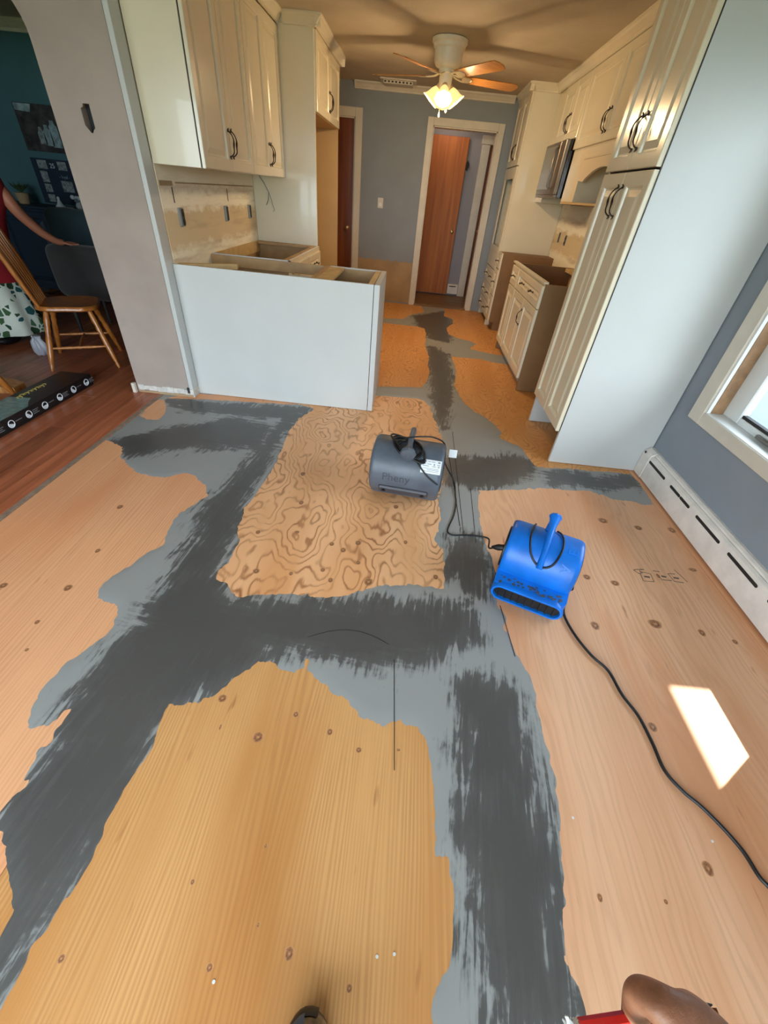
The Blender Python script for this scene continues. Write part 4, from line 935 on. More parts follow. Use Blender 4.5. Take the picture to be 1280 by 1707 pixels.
def slot(y, L_):
    pts = []
    for i in range(8):
        t = math.pi * i / 7 + math.pi / 2; pts.append((y + .0085 * math.cos(t), .139 + .0085 * math.sin(t)))
    for i in range(8):
        t = math.pi * i / 7 - math.pi / 2; pts.append((y + L_ + .0085 * math.cos(t), .139 + .0085 * math.sin(t)))
    obj('louvre_slot', MB().prism(pts, frame((1.638, 0, 0), Y_, Z_, (-1, 0, 0)), -.004, .0008), 'slot_dark', ht)
ys_ = 2.345
for L_ in (.19, .095, .085, .20, .20, .20, .20, .20, .20, .20):
    slot(ys_ - L_, L_); ys_ -= L_ + (.018 if abs(L_ - .095) < .001 else .085)
obj('screw', MB().lathe([(.008, 0), (.008, .003), (.003, .004)], frame((1.6355, 2.43, .165), Y_, Z_, (-1, 0, 0)), 10), 'slot_dark', ht)

# ------------------------------------------------------------------ ceiling fan
FC = Vector((.097, 5.0, 0))
fan = thing('ceiling_fan', 'white flush-mount ceiling fan with honey wood blades and lit glass shades', 'fan', (FC.x, FC.y, CEIL))
cf = frame((FC.x, FC.y, 0), X_, Y_, Z_)
obj('motor_housing', MB().lathe([(.135, CEIL), (.145, CEIL - .006), (.145, CEIL - .028), (.134, CEIL - .036), (.130, CEIL - .055), (.118, CEIL - .066), (.116, CEIL - .10), (.114, CEIL - .135), (.098, CEIL - .160), (.070, CEIL - .172), (.05, CEIL - .175)], cf, 40), 'fan_white', fan, smooth=35)
obj('hub', MB().lathe([(.062, 2.20), (.066, 2.19), (.066, 2.175), (.055, 2.168), (.055, 2.10), (.05, 2.085), (.03, 2.07)], cf, 32), 'fan_white', fan, smooth=35)
BZ = 2.168
for k in range(5):
    a_ = math.radians(18 + 72 * k); ca, sa_ = math.cos(a_), math.sin(a_)
    til = math.radians(-12)
    def bf(r, w, h, ca=ca, sa_=sa_): 
        w2 = w * math.cos(til) - h * math.sin(til); h2 = w * math.sin(til) + h * math.cos(til)
        return Vector((FC.x + ca * r - sa_ * w2, FC.y + sa_ * r + ca * w2, BZ + h2 - .01))
    iron = MB()
    for q in (-1, 1):
        iron.tube([bf(.05, q * .012, .020), bf(.10, q * .018, .0), bf(.15, q * .032, -.004), bf(.20, q * .030, -.002)], [.010, .010, .009, .008], 8, .6)
    iron.prism([(.16, -.04), (.215, -.036), (.245, 0), (.215, .036), (.16, .04), (.145, 0)], lambda x, y, z: bf(x, y, z), -.008, -.003)
    bl_ = obj('blade', MB().prism([(.165, -.050), (.30, -.058), (.60, -.066), (.645, -.060), (.665, -.03), (.67, 0), (.665, .03), (.645, .060), (.60, .066), (.30, .058), (.165, .050)], lambda x, y, z: bf(x, y, z), -.003, .003), 'fan_blade_wood', fan)
    obj('blade_iron', iron, 'fan_white', bl_, smooth=40)
for k in range(4):
    a_ = math.radians(-92 + 90 * k); d = Vector((math.cos(a_), math.sin(a_), 0)); ax = (d * .62 + Vector((0, 0, -1)) * .80).normalized()
    o_ = Vector((FC.x, FC.y, 2.095)) + d * .045
    u = ax.cross(Vector((0, 0, 1))).normalized(); w = ax.cross(u).normalized()
    fr = frame(o_, u, w, ax)
    arm = obj('socket', MB().lathe([(.018, -.02), (.024, .0), (.026, .03), (.022, .034)], fr, 16), 'lamp_cap', fan, smooth=40)
    sh = MB(); loops = []
    for s_, r in ((.018, .026), (.035, .036), (.06, .046), (.085, .053), (.105, .062), (.115, .072)):
        loops.append([fr(r * (1 + (.05 * math.cos(8 * t) if s_ > .1 else 0)) * math.cos(t), r * (1 + (.05 * math.cos(8 * t) if s_ > .1 else 0)) * math.sin(t), s_) for t in [2 * math.pi * j / 32 for j in range(32)]])
    for s_, r in ((.114, .069), (.104, .059), (.085, .050), (.06, .043), (.035, .033), (.02, .023)):
        loops.append([fr(r * math.cos(t), r * math.sin(t), s_) for t in [2 * math.pi * j / 32 for j in range(32)]])
    sh.loft(loops)
    so = obj('lamp_shade', sh, 'shade_glass', fan, smooth=50)
    obj('bulb', MB().lathe([(.010, .02), (.012, .04), (.022, .062), (.026, .080), (.020, .098), (.008, .106)], fr, 16), 'bulb_glow', so, smooth=60)
    ld = bpy.data.lights.new('fan_bulb_light', 'POINT'); ld.energy = 15.0; ld.color = (1.0, .70, .38); ld.shadow_soft_size = .03
    lo_ = bpy.data.objects.new('fan_bulb_light', ld); C.objects.link(lo_); lo_.parent = fan
    lo_.location = fr(0, 0, .125) - Vector((FC.x, FC.y, CEIL))
for dx, L_ in ((-.02, .135), (.035, .10)):
    ch = obj('pull_chain', MB().tube([(FC.x + dx, FC.y - .03, 2.07), (FC.x + dx - .004, FC.y - .03, 2.07 - L_)], .0022, 6), 'knob_brass', fan, smooth=60)
    obj('chain_drop', MB().lathe([(.002, 0), (.007, -.015), (.009, -.026), (.006, -.036), (.001, -.040)], frame((FC.x + dx - .004, FC.y - .03, 2.07 - L_), X_, Y_, Z_), 12), 'fan_white', ch, smooth=60)

# ------------------------------------------------------------------ air movers
def arc_body(cb, cz, R, w, mouth_h, n=40):
    prof = [(0.0, .012), (0.0, mouth_h), (.035, mouth_h + .010), (.055, mouth_h + .018)]
    for i in range(n + 1):
        t = math.radians(196 - (196 + 62) * i / n); prof.append((cb + R * math.cos(t), cz + R * math.sin(t)))
    prof += [(cb + R * .42, .012)]
    return prof
def air_mover(name, label, O, ang, w, R, cz, cb, mouth_h, m, m_dark, hp, flare=1.0):
    a_ = math.radians(ang); u = Vector((math.cos(a_), math.sin(a_), 0)); bk = Vector((-math.sin(a_), math.cos(a_), 0)); o = Vector((O[0], O[1], 0))
    L = lambda s_, b_, z_: o + u * s_ + bk * b_ + Z_ * z_
    t = thing(name, label, 'air mover', (O[0] + bk.x * cb, O[1] + bk.y * cb, 0))
    prof = arc_body(cb, cz, R, w, mouth_h)
    h = w / 2; loops = []
    def shrink(k): return [(cb + (b_ - cb) * k, cz + (z_ - cz) * k) for b_, z_ in prof]
    for s_, k in ((-h, .90), (-h + .003, .945), (-h + .010, .98), (-h + .022, 1), (h - .022, 1), (h - .010, .98), (h - .003, .945), (h, .90)):
        loops.append([L(s_, max(b_, 0.0), z_) for b_, z_ in shrink(k)])
    obj('housing', MB().loft(loops), m, t, smooth=32)
    # outlet: stadium lip with a dark grille behind it
    def stad(hw, hh, zc, n=10):
        p = []
        for i in range(n + 1):
            q = -math.pi / 2 + math.pi * i / n; p.append((hw - hh + hh * math.cos(q), zc + hh * math.sin(q)))
        for i in range(n + 1):
            q = math.pi / 2 + math.pi * i / n; p.append((-hw + hh + hh * math.cos(q), zc + hh * math.sin(q)))
        return p
    zc = (mouth_h + .012) / 2; hh = mouth_h / 2 - .004
    rim = MB()
    rim.loft([[L(x, -b_, z) for x, z in stad(h - .002 + e, hh + e, zc)] for b_, e in ((-.03, .0), (.012, .004), (.018, .0), (.018, -.008), (.010, -.010), (-.002, -.010))], True, False, False)
    lip = obj('outlet_lip', rim, m, t, smooth=40)
    obj('outlet_grille', MB().loft([[L(x, -b_, z) for x, z in stad(h - .012, hh - .010, zc)] for b_ in (-.004, .004)]), 'rubber_black', lip)
    for k in range(9): 
        x = -h + .035 + k * (w - .07) / 8
        obj('grille_bar', MB().box(x - .0022, x + .0022, -.013, -.005, zc - hh + .012, zc + hh - .012, fr=lambda p, q, r: L(p, q, r)), m_dark, lip)
    # side intake grilles
    for sg in (-1, 1):
        fr = frame(L(sg * h, cb, cz), bk, Z_, u * sg)
        ig = obj('intake_ring', MB().lathe([(R * .72, -.004), (R * .72, .006), (R * .62, .008), (R * .60, .002)], fr, 32, False, True), m_dark, t, smooth=40)
        for k in range(4): obj('grille_ring', MB().tube([fr(R * (.14 + .12 * k) * math.cos(q), R * (.14 + .12 * k) * math.sin(q), .005) for q in [2 * math.pi * i / 24 for i in range(25)]], .0025, 5), m_dark, ig)
    # handle: bar rising to the rear, flared at its end, on a short post
    k = R / .13
    hb = MB()
    p0, p1 = hp
    pts = [L(0, p0[0] + (p1[0] - p0[0]) * q, p0[1] + (p1[1] - p0[1]) * q + .012 * k * math.sin(math.pi * q)) for q in [i / 10 for i in range(11)]]
    hb.tube(pts, [.013 * k] * 8 + [.014 * k, .019 * k, .023 * k], 12, 1.15)
    e_ = L(0, p1[0] + .004, p1[1] + .003)
    hd_ = obj('handle', hb, m, t, smooth=45)
    dr = (pts[-1] - pts[-2]).normalized(); fr = frame(pts[-1], u, dr.cross(u), dr); k *= flare
    obj('handle_flare', MB().lathe([(.012 * k, -.02 * k), (.022 * k, -.008 * k), (.027 * k, .004 * k), (.024 * k, .012 * k), (.010 * k, .014 * k)], fr, 8), m, hd_)
    k = R / .13
    obj('handle_post', MB().tube([L(0, p1[0], p1[1]), L(0, cb + (p1[0] - cb) * .8, cz + (p1[1] - cz) * .6)], [.016 * k, .022 * k], 10), m, t, smooth=45)
    def drum(tdeg, s_, off=0.0):
        q = math.radians(tdeg); n = bk * math.cos(q) + Z_ * math.sin(q)
        c = L(s_, cb, cz) + n * (R + off); tan = bk * (-math.sin(q)) + Z_ * math.cos(q)
        return c, n, tan, u
    return t, L, drum, (p0, p1)
blue, LB, drumB, hB = air_mover('air_mover', 'bright blue plastic air mover blowing toward the viewer', (.627, 1.158), -21, .30, .130, .150, .175, .088, 'blower_blue', 'rubber_black', ((.042, .200), (.232, .335)))
# its own cord wound round the handle
pts = [drumB(td, s_, .006)[0] for td, s_ in ((62, -.062), (82, -.068), (105, -.070), (125, -.062), (142, -.045), (154, -.015), (156, .015), (148, .042), (132, .056), (112, .062), (92, .058), (75, .045), (66, .030))]
def smooth_path(pts, n=6):
    pts = [Vector(p) for p in pts]; out = []
    for i in range(len(pts) - 1):
        p0 = pts[max(i - 1, 0)]; p1 = pts[i]; p2 = pts[i + 1]; p3 = pts[min(i + 2, len(pts) - 1)]
        for k in range(n):
            t = k / n; out.append(.5 * ((2 * p1) + (p2 - p0) * t + (2 * p0 - 5 * p1 + 4 * p2 - p3) * t * t + (3 * p1 - p0 - 3 * p2 + p3) * t ** 3))
    return out + [pts[-1]]
obj('wrapped_cord', MB().tube(smooth_path(pts), .0042, 8), 'rubber_black', blue, smooth=60)
for ch, td, s_, sz in (('E', 112, .103, .055), ('A', 146, .095, .055)):
    c, n, tan, u_ = drumB(td, s_, .0008); obj('embossed_letter', text_mb(ch, sz, frame(c, -tan, u_, n), .0008), 'emboss_blue', blue)
dst = MB()
rg = random.Random(3)
for k in range(46):
    s_ = rg.uniform(-.13, .13); b_ = rg.uniform(.004, .042); z_ = .0885 + b_ * .29 + .0007; r_ = rg.uniform(.002, .009)
    c = LB(s_, b_, z_); dst.lathe([(r_, 0), (r_ * .6, .0006)], frame(c, (1, 0, 0), (0, 1, 0), (0, 0, 1)), 7)
obj('caked_dust', dst, 'dust', blue, kind='stuff')
grey, LG, drumG, hG = air_mover('air_mover', 'dark grey plastic air mover facing away with cord wound on its handle', (.107, 2.135), 174, .38, .155, .168, .205, .10, 'blower_grey', 'blower_grey_dark', ((.09, .335), (.318, .318)), 1.35)
for kk in range(6):
    lp = []
    for i in range(37):
        q = 2 * math.pi * i / 36; rr = .058 + .006 * kk
        lp.append(drumG(68 + math.degrees(rr * .85 * math.sin(q + .2 * kk) / .155), .004 * (kk % 3) + rr * 1.15 * math.cos(q), .007 + .007 * (kk % 3))[0])
    obj('cord_coil', MB().tube(lp, .0046, 7), 'rubber_black', grey, smooth=60)
c, n, tan, u_ = drumG(38, -.112, .0012)
# rating label with its small print
lab = MB(); fr = frame(c, -u_, tan, n)
def on_drum(td0, s0):
    def f(a, b, h):   # a along the width, b round the drum
        c, n, tan, u = drumG(td0 + math.degrees(b / .155), s0 - a, h); return c
    return f
fd = on_drum(38, -.128)
for i in range(6): lab.loft([[fd(-.052, -.036 + i * .012, .0012), fd(.052, -.036 + i * .012, .0012), fd(.052, -.024 + i * .012, .0012), fd(-.052, -.024 + i * .012, .0012)], [fd(-.052, -.036 + i * .012, .0004), fd(.052, -.036 + i * .012, .0004), fd(.052, -.024 + i * .012, .0004), fd(-.052, -.024 + i * .012, .0004)]])
lb = obj('rating_label', lab, 'paper_label', grey, label='white printed rating label')
pr_ = MB()
for b_, rows in ((.026, ((-.045, -.028, .008), (-.018, -.004, .003), (0, .018, .003), (.032, .045, .006))), (.012, ((-.045, -.03, .003), (-.02, .0, .003), (.012, .018, .009), (.03, .045, .003))), (.002, ((-.045, -.012, .003), (.005, .025, .003), (.034, .044, .005))), (-.010, ((-.04, .04, .002),)), (-.017, ((-.02, .042, .0022),)), (-.025, ((-.042, .042, .002),))):
    for a0, a1, th in rows: pr_.loft([[fd(a0, b_ - th / 2, .0016), fd(a1, b_ - th / 2, .0016), fd(a1, b_ + th / 2, .0016), fd(a0, b_ + th / 2, .0016)], [fd(a0, b_ - th / 2, .0010), fd(a1, b_ - th / 2, .0010), fd(a1, b_ + th / 2, .0010), fd(a0, b_ + th / 2, .0010)]])
obj('label_print', pr_, 'print_grey', lb)
fd2 = on_drum(4, .045)
tm = text_mb('Pheny', .062, lambda a, b, h: fd2(a, b, .0008 + h), .0004); obj('marker_writing', tm, 'marker_ink', grey, label='faint dark handwriting')
fb = MB(); c, n, tan, u_ = drumG(-27, .0, .0); fr = frame(c, u_, tan, n)
fb.box(-.135, .135, -.030, .026, -.014, .014, b=.008, fr=fr)
ft = obj('foot_bar', fb, 'blower_grey_dark', grey, label='moulded foot bar with two bolts')
for sx_ in (-.105, .105): obj('bolt', MB().lathe([(.010, .012), (.010, .020), (.004, .022)], frame(fr(sx_, 0, 0), u_, tan, n), 8), 'rubber_black', ft)

# cords
def cord(name, pts, r, label, par=None, n=6, parts=()):
    return obj(name, MB().tube(smooth_path(pts, n), r, 8), 'rubber_black', par, 60, label, None if par else 'cord')
cf_ = [(x, y, .0085) for x, y in CORD_FLOOR[2:]]
cord('extension_cord', [LB(.152, .20, .10), LB(.175, .16, .055), (.845, 1.275, .02), (.812, 1.19, .0085)] + cf_, .0055, 'black extension cord snaking from the blue air mover across the floor')
lk = thing('power_lead', 'thin black lead running from the grey air mover to the blue one', 'cord', (.39, 1.75, 0))
c0 = LG(0.02, .235, .36)
obj('lead', MB().tube(smooth_path([c0, LG(-.05, .20, .36), LG(-.12, .14, .335), LG(-.185, .08, .27), LG(-.205, .07, .15), (.378, 2.05, .03), (.384, 1.93, .0075), (.383, 1.86, .0065), (.363, 1.745, .0065), (.334, 1.655, .0065), (.322, 1.598, .0065), (.348, 1.577, .0065), (.40, 1.585, .0065), (.46, 1.592, .0065), (.53, 1.575, .01), LB(-.22, .235, .055), LB(-.19, .22, .085)], 6), .0042, 8), 'rubber_black', lk, smooth=60)
obj('lead', MB().tube(smooth_path([LG(.02, .29, .31), drumG(55, -.02, .006)[0], drumG(35, -.07, .006)[0], drumG(18, -.12, .006)[0], drumG(8, -.165, .005)[0], LG(-.192, .33, .16)], 6), .0042, 8), 'rubber_black', lk, smooth=60)
pgd = LB(-.19, .22, .085); dirp = (LB(-.152, .215, .105) - pgd).normalized()
obj('plug', MB().tube([pgd - dirp * .02, pgd - dirp * .005, pgd + dirp * .012, pgd + dirp * .04], [.006, .011, .016, .014], 8), 'rubber_black', lk, smooth=40)
tg = MB(); fr = frame(LG(-.225, .10, .235), (1, 0, 0), (0, .35, .94), (0, -.94, .35)); tg.box(-.01, .035, -.024, .02, -.0006, .0006, fr=fr); obj('care_tag', tg, 'paper_label', lk, label='small white paper tag on the lead')

# ------------------------------------------------------------------ flooring carton
bx = thing('flooring_carton', 'black flooring carton with white round icons lying on the laminate', 'box', (-2.51, 2.2, .004))
BX0, BX1, BY0, BY1, BZ1 = -2.60, -2.375, 1.45, 2.905, .085
obj('carton', B(BX0, BX1, BY0, BY1, .0045, BZ1, b=.002), 'carton_black', bx)
obj('photo_print', MB().prism([(-2.598, 1.5), (-2.40, 1.5), (-2.385, 2.30), (-2.43, 2.36), (-2.46, 2.42), (-2.598, 2.40)], frame((0, 0, BZ1), X_, Y_, Z_), -.001, .0006), 'carton_teal', bx, label='pale green room picture')
obj('photo_print', MB().prism([(-2.598, 1.6), (-2.47, 1.62), (-2.44, 2.10), (-2.48, 2.14), (-2.598, 2.02)], frame((0, 0, BZ1), X_, Y_, Z_), .0006, .001), 'photo_grey', bx)
tx = MB(); ww = [(.0, .008, .03), (.035, -.006, .02), (.065, .004, .026), (.10, .0, .018), (.13, .006, .026), (.165, .0, .02), (.195, .010, .03), (.23, .002, .018)]
for s_, o_, l_ in ww:
    p = [(-2.535 + o_ + l_ * .6 * math.cos(q), 2.41 + s_ + .014 * math.sin(q), BZ1 + .001) for q in [2 * math.pi * i / 10 for i in range(9)]]
    tx.tube(p, .0028, 5)
obj('gold_script', tx, 'carton_gold', bx, label='gold script lettering')
ic = MB(); fr = frame((BX1, 0, 0), Y_, Z_, X_); yk = 1.56; icons = []
while yk < 2.86: icons.append(yk); yk += .142
for k, y in enumerate(icons):
    r_ = obj('icon', MB().tube([fr(y + .022 * math.cos(q), .045 + .022 * math.sin(q), .0005) for q in [2 * math.pi * i / 24 for i in range(25)]], .0030, 5), 'carton_white', bx)
    seg = [(y + .019 * math.cos(q), .045 + .019 * math.sin(q)) for q in [math.pi + math.pi * i / 10 - .4 * (k % 3) for i in range(11)]]
    obj('icon_fill', MB().prism(seg, fr, -.001, .0006), 'carton_white', r_)
    tl = MB()
    for q in range(3 if k % 2 else 1): tl.box(.0 + y + .034, y + .084 - .010 * (q % 2), .052 - q * .011 - (.007 if not k % 2 else 0), .057 - q * .011 - (.007 if not k % 2 else 0), -.001, .0005, fr=fr)
    obj('icon_caption', tl, 'print_grey', bx)

# ------------------------------------------------------------------ dining room
def windsor(label, c, ang, m='oak_chair', z0=.004):
    t = thing('windsor_chair', label, 'chair', (c[0], c[1], z0), 'wooden spindle-back dining chairs')
    a_ = math.radians(ang); f_ = Vector((math.cos(a_), math.sin(a_), 0)); l_ = Vector((-math.sin(a_), math.cos(a_), 0)); o = Vector((c[0], c[1], z0))
    L = lambda f, s_, z: o + f_ * f + l_ * s_ + Z_ * z
    out = []
    for i in range(28):
        q = 2 * math.pi * i / 28; ex = abs(math.cos(q)) ** .55 * (1 if math.cos(q) > 0 else -1); ey = abs(math.sin(q)) ** .55 * (1 if math.sin(q) > 0 else -1)
        out.append((.215 * ex, (.215 if ex > 0 else .195) * ey))
    obj('seat', MB().loft([[L(x * k, y * k, z) for x, y in out] for k, z in ((.93, .425), (1, .435), (1, .452), (.96, .462), (.5, .452))]), m, t, smooth=40)
    for sf in (-1, 1):
        for ss in (-1, 1):
            p = [L(sf * (.14 + .095 * q), ss * (.13 + .105 * q), .43 * (1 - q)) for q in [0, .12, .2, .26, .32, .38, .44, .7, .86, .90, .94, 1]]
            obj('leg', MB().tube(p, [.016, .020, .022, .017, .022, .017, .022, .021, .017, .013, .017, .012], 10), m, t, smooth=50)
    for ss in (-1, 1):
        p = [L(-.20 + .40 * q, ss * .195, .165) for q in [0, .2, .35, .45, .5, .55, .65, .8, 1]]
        obj('stretcher', MB().tube(p, [.008, .010, .013, .010, .015, .010, .013, .010, .008], 8), m, t, smooth=50)
    obj('stretcher', MB().tube([L(0, -.195 + .39 * q, .165) for q in [0, .2, .4, .5, .6, .8, 1]], [.008, .010, .012, .015, .012, .010, .008], 8), m, t, smooth=50)
    for k in range(7):
        s0 = -.15 + .05 * k; s1 = s0 * 1.30
        rr = .016 if k in (0, 6) else .011
        obj('spindle', MB().tube([L(-.17, s0, .455), L(-.235, (s0 + s1) / 2, .70), L(-.31, s1, .985)], [rr * .8, rr * 1.15, rr * .8], 8), m, t, smooth=50)
    obj('crest_rail', MB().tube([L(-.315 - .02 * math.cos(q * 1.5), .25 * q, .99 + .02 * (1 - q * q)) for q in [-1 + 2 * i / 12 for i in range(13)]], .016, 8, 2.4), m, t, smooth=50)
    return t
windsor('honey oak spindle-back chair turned sideways beside the pale pillar', (-2.72, 3.38), 29)
windsor('spindle-back chair whose leg stands behind the black carton', (-2.90, 2.295), 185, 'oak_chair')
tb = thing('pedestal_table', 'round wooden pedestal table whose curved foot shows behind the carton', 'table', (-3.55, 2.62, .004))
fr = frame((-3.55, 2.62, .004), X_, Y_, Z_)
obj('tabletop', MB().lathe([(.50, .72), (.52, .73), (.52, .745), (.50, .755)], fr, 40), 'oak_chair', tb, smooth=40)
obj('pedestal', MB().lathe([(.10, .72), (.05, .66), (.07, .5), (.045, .4), (.08, .25), (.06, .14), (.07, .08)], fr, 24), 'oak_chair', tb, smooth=50)
for k in range(4):
    q = math.radians(4 + 90 * k); d = Vector((math.cos(q), math.sin(q), 0)); s_ = Vector((-d.y, d.x, 0)); o = Vector((-3.55, 2.62, .004))
    obj('foot', MB().loft([[o + d * r + s_ * w + Z_ * z for w, z in ((-hw, z0), (hw, z0), (hw, z1), (-hw, z1))] for r, hw, z0, z1 in ((.04, .03, .10, .20), (.25, .035, .06, .14), (.5, .05, .012, .075), (.7, .075, 0.0, .05), (.79, .055, 0.0, .04))]), 'table_foot_wood', tb)

def softchair(label, x0, x1, y0, y1, zs, zt, m, name='upholstered_chair'):
    t = thing(name, label, 'chair', ((x0 + x1) / 2, (y0 + y1) / 2, .004))
    def pillow(mb, a, b, c, d, e, f, k=.30):
        cx, cy, cz_ = (a + b) / 2, (c + d) / 2, (e + f) / 2; hx, hy, hz = (b - a) / 2, (d - c) / 2, (f - e) / 2
        loops = []
        for i in range(1, 14):
            th = math.pi * i / 14; loops.append([])
            for j in range(28):
                ph = 2 * math.pi * j / 28; pw = lambda v, e_: math.copysign(abs(v) ** e_, v)
                loops[-1].append((cx + hx * pw(math.sin(th), k) * pw(math.cos(ph), k), cy + hy * pw(math.sin(th), .7) * pw(math.sin(ph), .7) if hy < hx * .5 else cy + hy * pw(math.sin(th), k) * pw(math.sin(ph), k), cz_ + hz * pw(math.cos(th), k)))
        return mb.loft(loops)
    obj('backrest', pillow(MB(), x0, x1, y0, y0 + .14, zs - .12, zt), m, t, smooth=60)
    obj('seat_cushion', pillow(MB(), x0 + .02, x1 - .02, y0 + .10, y1, zs - .12, zs), m, t, smooth=60)
    for x in (x0 + .06, x1 - .06):
        for y in (y0 + .07, y1 - .08): obj('leg', MB().tube([(x, y, .004), (x, y, zs - .10)], [.014, .02], 8), 'slot_dark', t, smooth=50)
    return t
softchair('charcoal upholstered chair with its back toward the oak chair', -3.26, -2.42, 3.95, 4.55, .46, .775, 'fabric_dark')
softchair('dark teal upholstered chair in front of the sideboard', -3.82, -3.10, 4.80, 5.20, .62, .965, 'fabric_teal')
sbd = thing('sideboard', 'dark blue sideboard along the teal dining wall', 'sideboard', (-3.9, 5.5, .004))
obj('body', B(-4.75, -3.0, 5.33, 5.73, .08, .89, b=.004), 'frame_navy', sbd); obj('top', B(-4.78, -2.97, 5.30, 5.74, .891, .915, b=.004), 'frame_navy', sbd)
for k in range(3): dd = obj('door', raised(MB(), frame((-4.72 + k * .575, 5.33, .12), X_, Z_, (0, -1, 0)), .56, .74), 'frame_navy', sbd); obj('knob', MB().sphere((-4.68 + k * .575 + (.48 if k != 1 else .0), 5.30, .5), .014, 10, 8), 'knob_brass', dd, smooth=60)
for x in (-4.7, -3.05):
    for y in (5.37, 5.69): obj('foot', MB().tube([(x, y, .004), (x, y, .081)], [.02, .028], 8), 'frame_navy', sbd, smooth=50)
fg = thing('figurine', 'small white figurine on the dining sideboard', 'figurine', (-4.05, 5.45, .915))
obj('figure', MB().lathe([(.045, 0), (.05, .012), (.03, .03), (.02, .05), (.012, .075), (.016, .085), (.008, .10)], frame((-4.05, 5.45, .9155), X_, Y_, Z_), 16), 'ceramic_white', fg, smooth=60)
obj('base', MB().lathe([(.085, 0), (.085, .010), (.05, .011)], frame((-4.0, 5.45, .9155), X_, Y_, Z_), 16), 'ceramic_white', fg, smooth=40)
vs_ = thing('posy_vase', 'small pale blue and white posy at the pillar end of the sideboard', 'vase', (-3.83, 5.45, .915))
obj('vase', MB().lathe([(.02, 0), (.035, .02), (.03, .045), (.02, .06), (.024, .07)], frame((-3.83, 5.45, .9155), X_, Y_, Z_), 16), 'ceramic_white', vs_, smooth=60)
rg = random.Random(5)
for k in range(7): obj('blossom', MB().sphere((-3.83 + rg.uniform(-.05, .05), 5.45 + rg.uniform(-.03, .03), .99 + rg.uniform(0, .035)), .022, 8, 6), 'canvas_light' if k % 2 else 'ceramic_white', vs_, smooth=60)
pp = thing('potted_plant', 'small dark potted plant at the left end of the sideboard', 'plant', (-4.5, 5.5, .915))
obj('pot', MB().lathe([(.05, 0), (.065, .06), (.07, .10), (.06, .10)], frame((-4.5, 5.5, .9155), X_, Y_, Z_), 18), 'drywall_tan', pp, smooth=50)
for k in range(16):
    q = 2.4 * k; r_ = .03 + .004 * k; b0 = Vector((-4.5, 5.5, 1.01)); d = Vector((math.cos(q), math.sin(q), .9 + .05 * (k % 4))).normalized(); sd_ = d.cross(Z_).normalized()
    e_ = b0 + d * (.10 + .012 * (k % 5)); md = b0 + d * .06
    obj('leaf', MB().add([b0, md + sd_ * .02, e_, md - sd_ * .02, md + Vector((0, 0, .004))], [(0, 1, 4), (1, 2, 4), (2, 3, 4), (3, 0, 4)]), 'plant_green', pp)
# pictures
cv = thing('canvas_print', 'dark family photo canvas hanging above the collage frame', 'picture', (-4.0, 5.74, 1.39))
obj('canvas', B(-4.42, -3.60, 5.725, 5.748, 1.395, 1.78, b=.002), 'canvas_dark', cv)
for x, w, z0, z1, m_ in ((-4.13, .045, 1.45, 1.62, 'canvas_light'), (-4.05, .05, 1.44, 1.66, 'canvas_light'), (-4.20, .04, 1.46, 1.60, 'photo_grey'), (-3.93, .05, 1.45, 1.64, 'photo_grey')):
    obj('figure_print', MB().prism([(x - w, z0), (x + w, z0), (x + w * .9, z1 - .05), (x + w * .5, z1 - .03), (x + w * .4, z1), (x - w * .4, z1), (x - w * .5, z1 - .03), (x - w * .9, z1 - .05)], frame((0, 5.7255, 0), X_, Z_, (0, -1, 0)), 0, .0008), m_, cv)
obj('sky_print', MB().prism([(-4.41, 1.72), (-4.25, 1.71), (-4.22, 1.775), (-4.41, 1.775)], frame((0, 5.7255, 0), X_, Z_, (0, -1, 0)), 0, .0006), 'canvas_light', cv)
cl = thing('collage_frame', 'navy photo collage frame hanging below the family canvas', 'picture', (-4.05, 5.74, .93))
obj('board', B(-4.43, -3.62, 5.722, 5.748, .93, 1.335, b=.003), 'frame_navy', cl)
for x, z, w, h in ((-4.36, 1.245, .105, .075), (-4.13, 1.245, .10, .075), (-4.36, 1.125, .08, .10), (-4.36, 1.035, .08, .075), (-4.36, .945, .08, .07), (-4.15, 1.05, .13, .10), (-3.9, 1.2, .1, .1), (-3.9, 1.05, .1, .1)):
    obj('photo', B(x, x + w, 5.7205, 5.723, z, z + h), 'photo_grey', cl)
obj('caption', text_mb('- loyal -', .04, frame((-4.09, 5.7215, 1.185), X_, Z_, (0, -1, 0)), .0005), 'canvas_light', cl)
obj('caption', text_mb('25', .06, frame((-4.195, 5.7215, 1.275), X_, Z_, (0, -1, 0)), .0005), 'ceramic_white', cl)

